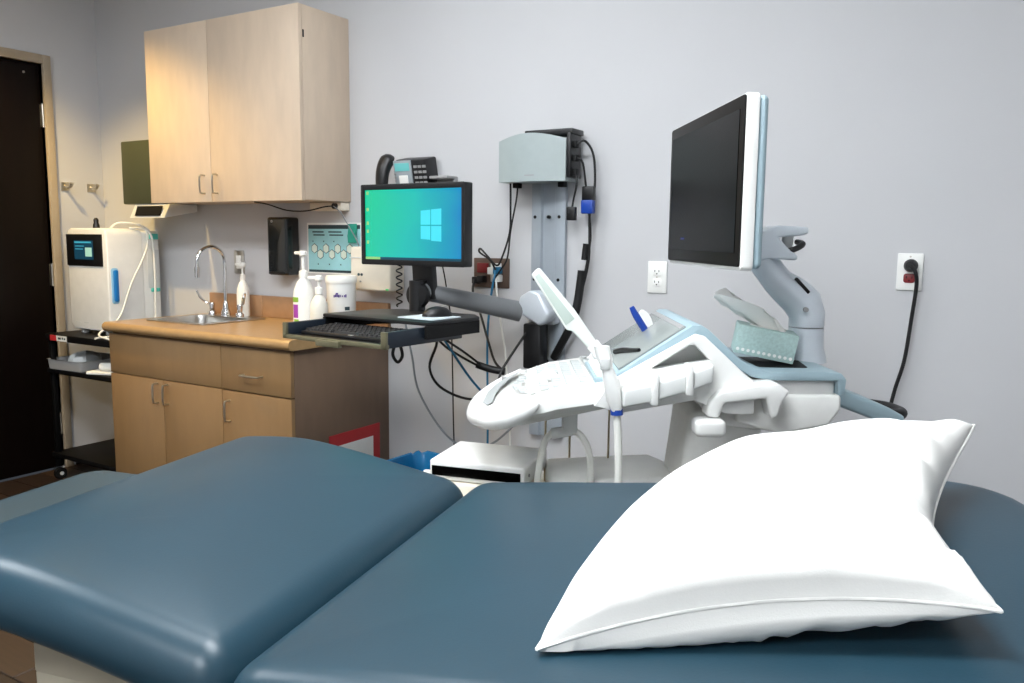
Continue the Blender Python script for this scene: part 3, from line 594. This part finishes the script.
# cables under the tray
cable('black cable looping widely below the keyboard tray', [(2.66, -.5, .96), (2.64, -.45, .9), (2.57, -.4, .8), (2.58, -.35, .72), (2.68, -.32, .68), (2.78, -.3, .7), (2.8, -.25, .8), (2.82, -.1, .93)], .005, M_rubber)
cable('black cable falling from the tray into the cable coupling', [(2.6, -.45, .96), (2.63, -.4, .89), (2.66, -.33, .84), (2.71, -.28, .8)], .0045, M_rubber)
cable('second black cable joining the coupling below the tray', [(2.64, -.48, .96), (2.66, -.42, .91), (2.69, -.34, .855), (2.72, -.28, .805)], .0045, M_rubber)
e = MB().tube([(2.7, -.28, .806), (2.75, -.26, .79), (2.8, -.24, .782)], .014, n=12).build('cable_coupling', M_rubber); tag(e, 'thick black cable coupling below the keyboard tray', 'cable coupling')
cable('blue cable sagging from the tray to the console', [(2.62, -.42, .95), (2.66, -.38, .86), (2.7, -.3, .74), (2.76, -.22, .64), (2.8, -.15, .6), (2.85, -.03, .63)], .0045, M_cable_b)
cable('long grey cable sagging along the wall from tray to console', [(2.26, -.15, .92), (2.27, -.12, .78), (2.29, -.1, .63), (2.4, -.08, .47), (2.52, -.07, .41), (2.64, -.07, .45), (2.74, -.06, .54), (2.82, -.03, .62)], .0045, M_cable_g)
e = empty('cable_loop', (2.5, -.5, .87), 0, 'small tied black cable loop hanging under the tray', 'cable')
MB().tube([(.0, 0, .06), (-.012, 0, .02), (-.022, 0, -.02), (.0, 0, -.045), (.022, 0, -.02), (.012, 0, .02), (0, 0, .05)], .006, n=8).build('loop', M_rubber, e); MB().box((-.012, -.012, .02), (.012, .012, .06), .003).build('tie', M_black, e)
# the flat strip leaning on the wall below the tray

# ------------------------------------------------------------------ ultrasound machine (own frame: x backward, y away from camera)
US = Vector((3.357, -1.1167, 0)); UR = YAW
us = empty('ultrasound_machine', US, UR, 'white and blue grey ultrasound machine on a column behind the exam table', 'ultrasound machine')
# panel surface profile
PP = [(-.105, .862), (-.03, .898), (.02, .921), (.08, .941), (.17, .957), (.25, .968)]
def ph_(a):
    for (a0_, z0_), (a1_, z1_) in zip(PP, PP[1:]):
        if a <= a1_: return z0_+(z1_-z0_)*(a-a0_)/(a1_-a0_)
    return PP[-1][1]
# main deck body (rear block)
MB().prism([(.25, .905), (.40, .93), (.47, .865), (.6, .85), (.70, .872), (.722, .93), (.722, .97), (.69, .97), (.55, .972), (.25, .955)], -.19, .2, 'y', .008, 3).build('rear_body', M_white2, us)
MB().prism([(.51, .938), (.734, .938), (.735, .905), (.71, .868), (.6, .847), (.5, .875)], -.2, .21, 'y', .008, 3).build('lower_rear_cover', M_white, us)
# blue grey top shell: deck + hump
shell = [(.737, .94), (.739, .975), (.727, .989), (.69, .992), (.57, .99), (.535, .997), (.5, 1.02), (.43, 1.083), (.415, 1.092), (.395, 1.092), (.235, .985), (.215, .968), (.235, .962), (.4, 1.068), (.415, 1.066), (.49, 1.0), (.53, .978), (.57, .971), (.719, .971), (.723, .94)]
MB().prism(shell, -.21, .215, 'y', .004).build('top_shell', M_bluegrey, us)
# white side frames with triangular window, on both sides
for y0, y1 in ((-.235, -.205), (.205, .232)):
    outer = [(.215, .967), (.4, 1.074), (.418, 1.07), (.5, .995), (.53, .972), (.53, .9), (.47, .9), (.40, .93), (.24, .9), (.18, .915)]
    hole = [(.3, .996), (.345, 1.004), (.43, 1.018), (.395, 1.052), (.385, 1.052)]
    MB().prism(outer, y0, y1, 'y', .003, holes=[hole]).build('side_frame', M_white2, us)
# inner filler so the triangle shows a pale recess
MB().prism([(.3, .98), (.45, .98), (.42, 1.05), (.39, 1.058)], -.17, .17, 'y').build('hump_core', M_white2, us)
# touch screen on the slope
sl = math.degrees(math.atan2(1.083-.982, .39-.238))
TS = T(.238, 0, .9855) @ RY(-sl)
ts = MB().box((.002, -.19, -.002), (.178, .195, .006), .002, M=TS).build('touch_screen', mat('touch_glass', (136, 142, 140), .2, spec=.6), us)
MB().box((.165, -.185, .006), (.176, .19, .0066), M=TS).build('bezel_strip', M_grey, ts)
# control panel
def pan_out(ins=0):
    o = []
    L = [(.25, -.225+ins), (.1, -.222+ins), (.0, -.205+ins)]
    o += L
    for k in range(0, 13):
        a = R(-90-180*k/12); o.append((-.01+(.08-ins)*math.cos(a)*1.0, .0+(.2-ins)*math.sin(a)))
    o += [(.0, .205-ins), (.1, .222-ins), (.25, .225-ins)]
    return o
out = pan_out(0); inn = pan_out(.012)
MB().loft([[(x, y, ph_(x)-.058) for x, y in pan_out(.03)], [(x, y, ph_(x)-.04) for x, y in out], [(x, y, ph_(x)-.012) for x, y in out], [(x, y, ph_(x)-.003) for x, y in pan_out(.004)], [(x, y, ph_(x)) for x, y in inn]]).build('control_panel', M_white2, us)
# front handle loop
hp = [(.03, -.21), (-.02, -.205), (-.06, -.17), (-.086, -.1), (-.094, 0), (-.086, .1), (-.06, .17), (-.02, .205), (.03, .216)]
MB().tube([(x, y, ph_(max(x, -.105))-.014) for x, y in hp], .016, n=14, flat=(1, 1)).build('handle_bar', M_white2, us)
MB().tube([(-.078, -.13, .862), (-.05, -.19, .87), (-.01, -.22, .884), (.03, -.228, .902), (.06, -.226, .92)], 0, radii=[.01, .02, .024, .02, .007], n=12).build('palm_rest', M_white2, us)
recess = [(-.069, -.03), (-.058, -.09), (-.045, -.09), (-.04, 0), (-.028, .07), (-.008, .125), (.022, .165), (.03, .19), (-.005, .182), (-.036, .15), (-.06, .08)]
MB().loft([[(x, y, ph_(x)+.0008) for x, y in recess], [(x, y, ph_(x)+.0022) for x, y in recess]]).build('handle_opening', mat('opening_grey', (158, 162, 162), .6), us)
# keys of the panel
kk = MB()
for i in range(11):
    for j in range(5):
        a, l = .075+.03*j, -.15+.03*i
        if (a-.09)**2+(l+.01)**2 < .0016: continue
        z = ph_(a); kk.box((a-.011, l-.01, z-.003), (a+.011, l+.01, z+.003), .0012, 1)
for i in range(7):
    a, l = .02+.008*math.cos(i), -.1+.03*i; z = ph_(a); kk.box((a-.01, l-.01, z-.004), (a+.01, l+.01, z+.003), .0012, 1)
kk = kk.build('panel_keys', mat('key_pale_grey', (186, 190, 190), .45), us); kk['kind'] = 'stuff'
for a, l, r_, h in ((.03, .15, .01, .008), (.19, .17, .01, .008), (.045, -.16, .01, .008)):
    MB().lathe([(r_, 0), (r_*1.05, h*.5), (r_*.9, h), (.002, h)], 20, T(a, l, ph_(a)-.001)).build('rotary_knob', M_lgrey, us)
MB().lathe([(.028, 0), (.028, .003), (.024, .005), (.022, .006), (.015, .014), (.003, .018)], 24, T(.09, -.01, ph_(.09)-.001)).build('trackball', M_lgrey, us)
MB().cyl((-.02, .175, ph_(-.02)-.002), (-.02, .175, ph_(-.02)+.006), .007, n=14).build('power_button', M_grey, us)
sp = MB().box((.185, -.185, .957), (.232, .06, .969), .002).build('slider_panel', M_bluegrey, us)
for k in range(8): MB().box((.192, -.17+.03*k, .968), (.224, -.16+.03*k, .976), .002).build('gain_slider', M_white, sp)
# probe holders along the near side
def holder(a0_, a1_, z0_, z1_):
    h = MB().prism([(a0_, z0_-.026), (a1_, z1_-.026), (a1_, z1_+.014), (a0_, z0_+.014)], -.275, -.236, 'y', .006, 3).build('probe_holder', mat('holder_grey', (214, 216, 214), .6), us); return h
holder(.238, .3, .945, .958); holder(.312, .372, .962, .98); holder(.385, .43, .985, 1.002)
for a in (.306, .379): MB().prism([(a-.009, .925+(a-.3)*.3), (a+.007, .925+(a-.3)*.3), (a+.005, 1.0+(a-.3)*.2), (a-.006, 1.0+(a-.3)*.2)], -.285, -.235, 'y', .004).build('holder_clip', M_white2, us)
# hook bracket
MB().prism([(.43, .935), (.45, .955), (.53, .972), (.57, .975), (.6, .955), (.585, .935), (.575, .9), (.562, .893), (.548, .94), (.46, .928), (.447, .895), (.42, .9)], -.26, -.2, 'y', .007, 3).build('hook_bracket', M_white2, us)
MB().prism(rrect(.395, .462, .856, .895, .013), -.275, -.225, 'y', .01, 3).build('bracket_pad', M_white2, us)
# column, base, casters
MB().prism([(.42, .88), (.6, .88), (.57, .7), (.56, .4), (.44, .4), (.40, .7)], -.11, .11, 'y', .02, 3).build('lift_column', M_white, us)
MB().prism([(.3, .6), (.7, .6), (.74, .35), (.74, .16), (.28, .16), (.27, .45)], -.19, .19, 'y', .03, 3).build('lower_body', M_white, us)
MB().prism([(.09, .7), (.36, .715), (.42, .69), (.43, .6), (.09, .64)], -.09, .13, 'y', .012, 3).build('front_shelf', M_white, us)
MB().prism([(-.24, .646), (.12, .646), (.12, .63), (-.24, .63)], -.13, .2, 'y', .006).build('printer_shelf', M_white, us)
MB().prism([(.05, .2), (.85, .2), (.95, .11), (-.05, .11)], -.24, .24, 'y', .02, 3).build('base_frame', M_bluegrey, us)
MB().prism([(.745, .93), (.79, .925), (.93, .872), (.97, .85), (.96, .835), (.9, .84), (.79, .88), (.745, .885)], -.02, .19, 'y', .012, 3).build('rear_handle', M_bluegrey, us)
MB().tube([(.9, .02, .852), (.99, .05, .845), (.99, .14, .845), (.9, .17, .852)], .014, n=12).build('handle_grip', M_rubber, us)
for a in (.0, .86):
    for l in (-.2, .2):
        c = MB().cyl((a, l-.018, .06), (a, l+.018, .06), .06, n=24).build('caster', M_rubber, us); MB().cyl((a, l-.021, .06), (a, l+.021, .06), .03, n=18).build('hub', M_lgrey, c)
# monitor arm
MB().lathe([(.052, .985), (.049, 1.0), (.043, 1.02), (.041, 1.068)], 28, T(.718, .0, 0)).build('arm_post', M_silver, us)
def ring(c, d1, w1, h1, n=18): return [tuple(Vector(c)+Vector((d1[0]*h1*math.sin(2*PI*k/n), w1*math.cos(2*PI*k/n), d1[1]*h1*math.sin(2*PI*k/n)))) for k in range(n)]
dn = (.72, .69)
MB().loft([ring((.718, 0, 1.071), (1, 0), .042, .042), ring((.718, 0, 1.1), (.98, .2), .042, .043), ring((.705, 0, 1.13), (.85, .5), .041, .047), ring((.675, -.005, 1.155), dn, .039, .043), ring((.64, -.01, 1.18), dn, .033, .036), ring((.6, -.02, 1.225), dn, .03, .034), ring((.568, -.025, 1.26), dn, .026, .028)]).build('arm_link', M_silver, us)
MB().box((-.024, -.042, -.004), (.024, -.03, .004), .002, M=T(.69, 0, 1.172) @ RY(46)).build('cable_slot', M_blackm, us)
MB().cyl((.7, -.034, 1.115), (.7, -.046, 1.115), .006, n=12).build('screw', M_grey, us)
MB().prism([(.5, 1.22), (.56, 1.225), (.6, 1.235), (.665, 1.232), (.668, 1.242), (.645, 1.26), (.62, 1.285), (.675, 1.29), (.69, 1.295), (.688, 1.31), (.62, 1.313), (.585, 1.3), (.55, 1.27), (.5, 1.29)], -.065, .03, 'y', .006, 3).build('tilt_bracket', M_silver, us)
MB().lathe([(.018, 1.235), (.018, 1.25), (.012, 1.262), (.014, 1.29)], 18, T(.655, -.02, 0)).build('tilt_pin', M_lgrey, us)
MB().tube([(.63, -.05, 1.25), (.66, -.058, 1.258), (.685, -.04, 1.27), (.685, .0, 1.275)], .007, n=10).build('arm_cable', M_rubber, us)
# monitor
dm = MB
MR = T(.438, -.06, 0) @ RZ(3.4)
def mbox(lo, hi, bev=0): return MB().box(lo, hi, bev, 3, M=MR)
W2, Z0, Z1 = .29, 1.216, 1.566
MB().prism(rrect(-W2, W2, Z0, Z1, .012), .0, .026, 'x', .004, M=MR).build('display_frame', M_white2, us)
MB().prism(rrect(-W2+.004, W2-.004, Z0+.004, Z1-.004, .012), .026, .046, 'x', .01, 3, M=MR).build('display_back', M_bluegrey, us)
bz = MB().prism(rrect(-W2+.006, W2-.004, Z0+.008, Z1-.004, .008), -.004, .002, 'x', .001, M=MR).build('display_bezel', mat('bezel_black', (15, 13, 12), .45, spec=.25), us)
MB().box((-.0055, -W2+.03, Z0+.036), (-.003, W2-.024, Z1-.03), M=MR).build('display_glass', M_glass, bz, smooth=0)
MB().box((-.0062, .12, Z0+.062), (-.0053, .155, Z0+.067), M=MR).build('standby_logo', emit('standby_blue', (24, 40, 110), .35), bz, smooth=0)
MB().box((.04, -.06, 1.22), (.075, .06, 1.36), .012, 3, M=MR).build('display_mount', M_silver, us)

# ---- things on and around the ultrasound machine (world transforms through its frame)
UM = T(*US) @ Matrix.Rotation(UR, 4, 'Z')
def place(name, loc, rz, label, cat, group=None):
    p = UM @ Vector(loc); return empty(name, p, UR+R(rz), label, cat, group)
tb = place('tissue_box', (.592, -.06, 1.006), 0, 'pale green patterned tissue box on the ultrasound deck', 'tissue box')
tb.rotation_euler = (0, R(10), UR+R(-12))
MB().box((-.068, -.055, .001), (.068, .055, .068), .002).build('carton', M_tissue, tb)
MB().prism([(.04*math.cos(2*PI*k/20), .028*math.sin(2*PI*k/20)) for k in range(20)], .0675, .0692, 'z').build('opening', M_paper, tb)
dots = MB()
for k in range(11): dots.cyl((-.06+.012*k, -.0552, .012), (-.06+.012*k, -.0558, .012), .004, n=8)
for k in range(9): dots.cyl((.0682, -.048+.012*k, .012), (.0688, -.048+.012*k, .012), .004, n=8)
dots.build('dot_border', M_paper, tb)
tp = [(.03, .064), (.0, .084), (-.03, .1), (-.065, .112), (-.1, .124), (-.125, .135)]
rg = []
for k, (x, z) in enumerate(tp):
    hw = .034*(1-.1*k); lo_ = []
    for j in range(13):
        l = -hw+2*hw*j/12; lo_.append((x+.012*math.sin(j*.9+k*.6), l, z+.012*math.sin(j*.75+k*.8)-.35*(l+hw)))
    rg.append(lo_)
ti = MB().loft(rg, closed=False); bmesh.ops.solidify(ti.bm, geom=ti.bm.faces[:], thickness=.0012)
ti.build('tissue', M_pill, tb)
e = place('tray_mat', (.6, -.06, .9915), -8, 'thin black mat under the tissue box', 'mat')
MB().prism(rrect(-.1, .085, -.085, .07, .012), .0004, .0018, 'z').build('mat_sheet', M_blackm, e)
e.location.z = .9905
# wand standing in the holder at the far side
wd = place('cavity_probe', (.225, .1, .985), 0, 'long pale translucent ultrasound probe leaning up from the panel', 'ultrasound probe')
M_sheath = mat('sheath_pale', (226, 230, 224), .3, coat=.3)
M_sheath2 = mat('sheath_green_grey', (186, 198, 190), .3)
ax = Vector((-.165, 0, .21)); n_ = Vector((.79, 0, .62))
def wp(t_, s): p = ax*t_ + n_*s; return (p.x, p.z)
MB().prism([wp(.0, -.012), wp(.34, -.02), wp(.38, -.03), wp(1.0, -.016), wp(1.015, .004), wp(1.0, .012), wp(.5, .018), wp(.34, .016), wp(.0, .012)], -.012, .012, 'y', .005, 3).build('probe_body', M_sheath, wd)
MB().prism([wp(.42, -.024), wp(.97, -.011), wp(.97, .002), wp(.42, .004)], -.0135, -.0115, 'y', .0005).build('probe_side', M_sheath2, wd)
MB().prism([wp(-.08, -.016), wp(.12, -.016), wp(.12, .018), wp(-.08, .018)], -.018, .018, 'y', .005).build('probe_cup', M_white, wd)
# probe hanging at the near side
hp_ = place('linear_probe', (.2, -.25, .9), 0, 'white handheld probe hanging on the near side with its cable', 'ultrasound probe')
MB().loft([[(x+ox, y, z) for x, y in rrect(-w_, w_, -d_, d_, min(w_, d_)*.7)] for ox, w_, d_, z in ((.028, .011, .012, .008), (.022, .016, .016, .03), (.014, .017, .017, .075), (.004, .013, .014, .105), (-.002, .017, .013, .125), (-.008, .017, .012, .15))]).build('probe_body', M_white2, hp_)
MB().box((-.012, -.0175, .1), (.01, -.0125, .125), .002).build('clip', M_lgrey, hp_)
MB().cyl((.0285, 0, .0), (.028, 0, .012), .0135, n=16).build('strain_ring', M_dblue, hp_)
MB().tube([(.0285, 0, .005), (.033, 0, -.06), (.036, .0, -.15), (.034, .02, -.25), (.05, .05, -.5), (.15, .08, -.62)], .0085, n=10).build('cable', M_cable_w, hp_)
pn = place('pen', (.322, .04, 1.055), 0, 'blue and white brush leaning on the touch screen', 'brush')
pn.rotation_euler = (0, 0, UR)
MB().tube([(.022, 0, -.024), (.008, 0, .0), (-.014, 0, .034), (-.026, 0, .056)], 0, radii=[.005, .009, .009, .006], n=10).build('handle', M_dblue, pn)
MB().loft([[(.012+.016*math.cos(2*PI*k/18)+.014*math.sin(2*PI*k/18)*-.6, y, .018+.03*math.sin(2*PI*k/18)) for k in range(18)] for y in (.004, .006, .014, .016)]).build('pad', M_paper, pn)
bp_ = place('stylus', (.275, -.06, 1.018), 0, 'black clip lying low on the touch screen', 'clip')
MB().tube([(-.025, .04, -.012), (-.01, .0, -.003), (.0, -.05, .004), (.012, -.1, .012)], 0, radii=[.006, .008, .005, .004], n=8).build('clip_body', M_rubber, bp_)
pr_ = place('thermal_printer', (-.055, .03, .6465), -18, 'flat white printer with black front strip below the console', 'printer')
MB().box((-.12, -.1, .04), (.125, .1, .09), .006, 3).build('housing', M_white2, pr_)
MB().prism([(-.125, .0), (.1, .0), (.1, .038), (-.125, .038)], -.115, .09, 'y', .004).build('paper_tray', M_cream, pr_)
MB().box((-.113, -.103, .052), (.115, -.0995, .076), .001).build('front_strip', M_glass, pr_)
MB().cyl((.1262, -.07, .065), (.1285, -.07, .065), .004, n=10).build('side_button', M_grey, pr_)
cw = place('hanging_probe_cable', (.13, -.1, .82), 0, 'white probe cable arching over its hanger below the console', 'cable')
MB().tube([(-.07, 0, -.2), (-.065, 0, -.1), (-.05, 0, -.02), (-.025, 0, .005), (.015, 0, .008), (.04, 0, -.01), (.056, 0, -.05), (.06, 0, -.12), (.05, 0, -.25)], .008, n=10).build('cable', M_cable_w, cw)
MB().cyl((-.035, 0, .0), (.015, 0, .01), .013, n=14).build('strain_relief', M_lgrey, cw)
MB().box((-.01, -.015, .005), (.025, .015, .06), .003).build('hanger', M_lgrey, cw)
for a_, l_, lab in ((.09, .1, 'thin tan cord hanging under the console left of its mates'), (.155, .12, 'thin tan cord hanging under the console between its mates'), (.255, .1, 'thin tan cord hanging under the console beside the near probe cable')):
    cable(lab, [UM @ Vector(p_) for p_ in ((a_, l_, .9), (a_, l_, .6), (a_+.01, l_, .19))], .003, mat('tan_cord', (170, 156, 128), .5))

# ------------------------------------------------------------------ exam table (own frame: x toward the head, y away from camera)
TB = (3.49, -1.497, 0); TA = R(12.5)
et = empty('exam_table', TB, TA, 'blue vinyl padded exam table on a cream base in the foreground', 'exam table')
def interp(P_, x):
    if x <= P_[0][0]: return P_[0][1]
    for i, ((x0, z0), (x1, z1)) in enumerate(zip(P_, P_[1:])):
        if x <= x1:
            u = (x-x0)/(x1-x0); pm = P_[max(i-1, 0)]; pp = P_[min(i+2, len(P_)-1)]
            m0 = (z1-pm[1])/(x1-pm[0])*(x1-x0); m1 = (pp[1]-z0)/(pp[0]-x0)*(x1-x0)
            return (2*u**3-3*u*u+1)*z0+(u**3-2*u*u+u)*m0+(-2*u**3+3*u*u)*z1+(u**3-u*u)*m1
    return P_[-1][1]
def outline(x0, x1, y0, y1, rl, rr_, d, n=10, m=26):
    x0 += d; x1 -= d; y0 += d; y1 -= d
    rl = max(rl-d, .012); rr_ = max(rr_-d, .012); hm = (y1-y0)/2-.001
    rl = min(rl, hm); rr_ = min(rr_, hm); o = []
    def seg(a, b): o.extend([(a[0]+(b[0]-a[0])*k/m, a[1]+(b[1]-a[1])*k/m) for k in range(m)])
    def arc(cx, cy, r, a): o.extend([(cx+r*math.cos(R(a+90*k/n)), cy+r*math.sin(R(a+90*k/n))) for k in range(n)])
    seg((x0+rl, y0), (x1-rr_, y0)); arc(x1-rr_, y0+rr_, rr_, -90); seg((x1, y0+rr_), (x1, y1-rr_)); arc(x1-rr_, y1-rr_, rr_, 0)
    seg((x1-rr_, y1), (x0+rl, y1)); arc(x0+rl, y1-rl, rl, 90); seg((x0, y1-rl), (x0, y0+rl)); arc(x0+rl, y0+rl, rl, 180)
    return o
def pad(name, x0, x1, y0, y1, rl, rr_, top, th, Rt, crown=.0):
    rings = []
    for a in (0, 20, 45, 70):                     # underside to the widest line
        d = .025*(1-math.sin(R(a))); rings.append((d, -th+.025*(1-math.cos(R(a)))))
    for a in range(0, 91, 10): rings.append((Rt*(1-math.cos(R(a))), -Rt+Rt*math.sin(R(a))))
    hm = (y1-y0)/2
    hx = (x1-x0)/2; hc = min(hm, hx)
    for k in range(1, 6):
        d = Rt+(hc-.02-Rt)*k/5; rings.append((d, crown*(1-((hc-d)/hc)**2)))
    V = []
    for d, dz in rings:
        V.append([(x, y, interp(top, x)+dz) for x, y in outline(x0, x1, y0, y1, rl, rr_, d)])
    V.append([(x, (y0+y1)/2, interp(top, x)+crown) if hm < hx else ((x0+x1)/2, y, interp(top, (x0+x1)/2)+crown) for x, y, z in V[-1]])
    V.insert(0, [(x, (y0+y1)/2, interp(top, x)-th) if hm < hx else ((x0+x1)/2, y, interp(top, (x0+x1)/2)-th) for x, y, z in V[len(V)-2]])
    V.insert(1, [(x, y, interp(top, x)-th) for x, y, z in V[len(V)-2]])
    b = MB().loft(V, cap=False); bmesh.ops.remove_doubles(b.bm, verts=b.bm.verts[:], dist=1e-5)
    return b.build(name, M_vinyl, et, smooth=60)
seat_top = [(-.56, .838), (-.5, .847), (-.42, .853), (-.36, .853), (-.26, .84), (-.15, .82), (-.06, .803), (.0, .793)]
back_top = [(0, .797), (.08, .804), (.18, .815), (.34, .831), (.6, .862), (.9, .902), (1.1, .92)]
pad('seat_cushion', -.565, -.001, -.765, .022, .06, .05, seat_top, .085, .055, .004)
pad('back_cushion', .001, .955, -.8, .022, .06, .2, back_top, .1, .05, .004)
pad('footrest_cushion', -.96, -.556, -.70, -.0, .06, .02, [(-1, .728), (-.5, .728)], .06, .025, .003)
MB().prism([(-.415, .75), (-.02, .70), (-.02, .645), (-.415, .65)], -.655, -.03, 'y', .004).build('seat_frame', M_tbase, et)
MB().prism([(.0, .69), (.9, .795), (.9, .775), (.0, .665)], -.69, -.06, 'y', .004).build('back_frame', M_tbase, et)
MB().box((-.93, -.5, .645), (-.44, -.1, .667), .003).build('footrest_frame', M_tbase, et)
MB().box((-.415, -.655, .1), (.6, -.1, .655), .006).box((-.38, -.57, .0), (.55, -.15, .1)).build('base_cabinet', M_tbase, et)
dd = MB().box((-.41, -.667, .38), (-.04, -.6555, .63), .004).build('side_panel', M_tbase, et)
MB().tube([(-.385, -.667, .597), (-.38, -.69, .6), (-.35, -.697, .6), (-.28, -.697, .6), (-.252, -.69, .6), (-.247, -.667, .597)], .006, n=10).build('handle', M_white, dd)
MB().box((-.41, -.667, .12), (-.04, -.6555, .37), .004).build('side_panel', M_tbase, et)
MB().box((.62, -.5, .1), (.66, -.2, .7), .004).build('back_strut', M_grey, et)

# ------------------------------------------------------------------ pillow (built in the exam table's frame)
pw = None
A, B, Cc, D = Vector((.352, -.70, .842)), Vector((.79, -.66, .937)), Vector((.868, -.10, 1.0)), Vector((.44, -.10, .865))
from mathutils import noise
n = 64
def seam(s, t):
    # pinch the edges inward between the corners
    p = A*(1-s)*(1-t)+B*s*(1-t)+Cc*s*t+D*(1-s)*t
    cs, ctt = 4*s*(1-s), 4*t*(1-t)
    p = p + Vector((-.015, 0, 0))*ctt*(1-s)**2 + Vector((-.055, 0, -.05))*ctt**1.2*s**2
    p = p + Vector((0, .02, .022))*cs*(1-t)**2 + Vector((0, -.03, 0))*cs*t**2
    return p
def puff(s, t):
    a, b_ = 2*s-1, 2*t-1
    return max(0, (1-abs(a)**2.3)*(1-abs(b_)**2.6))**.46
def surf(s, t, side):
    p = seam(s, t); f = puff(s, t)
    edge = min(s, 1-s, t, 1-t)
    # wrinkles run away from the seams and fade towards the middle
    wr = 2.6*noise.noise(Vector((s*19+t*7, t*3.2, 3.1)))*math.exp(-((t-.1)/.11)**2)*(.35+.65*noise.noise(Vector((s*3, 0, 9)))**2+.3) + 1.8*noise.noise(Vector((s*3.0, t*17+s*5, 7.7)))*math.exp(-((s-.9)/.12)**2)
    wr += .6*noise.noise(Vector((s*5, t*5, 1.3)))
    k = min(1, edge*14)
    if side > 0: z = .1*f + .013*wr*k
    else: z = -.1*f*(1-.55*s) + .006*wr*k
    q = Vector((p.x, p.y, p.z+z))
    if side > 0: q.y -= .035*f*(1-t); q.x -= .02*f*(1-s)
    if side < 0: q.y -= .055*f*(1-t)**2; q.x -= .012*f*(1-s)
    floor_z = interp(back_top, q.x)+.006
    if q.z < floor_z: q.z = floor_z+.001*k
    return q
bmw = bmesh.new()
def g(u): return .5-.5*math.cos(PI*u)*(.6)-.2*(1-2*u) if False else u
grid = {}
for side in (1, -1):
    for i in range(n+1):
        for j in range(n+1):
            s = .5-.5*math.cos(PI*i/n); t = .5-.5*math.cos(PI*j/n)
            s = .5*s+.5*i/n; t = .5*t+.5*j/n
            if side == -1 and (i in (0, n) or j in (0, n)): grid[(side, i, j)] = grid[(1, i, j)]
            else: grid[(side, i, j)] = bmw.verts.new(surf(s, t, side))
    for i in range(n):
        for j in range(n):
            f_ = [grid[(side, i, j)], grid[(side, i+1, j)], grid[(side, i+1, j+1)], grid[(side, i, j+1)]]
            bmw.faces.new(f_ if side == 1 else f_[::-1])
pw = empty('pillow', TB, TA, 'plump white pillow lying on the head end of the exam table', 'pillow')
mbp = MB(); mbp.bm.free(); mbp.bm = bmw; mbp.build('pillow_case', M_pill, pw, smooth=80)
edge = [seam(i/40, 0) for i in range(41)] + [seam(1, i/40) for i in range(1, 41)] + [seam(1-i/40, 1) for i in range(1, 41)] + [seam(0, 1-i/40) for i in range(1, 41)]
edge = [Vector((p.x, p.y, max(p.z, interp(back_top, p.x)+.008))) for p in edge]
MB().tube(edge, .0022, n=6, smooth=False).build('seam_piping', M_pill, pw, smooth=60)
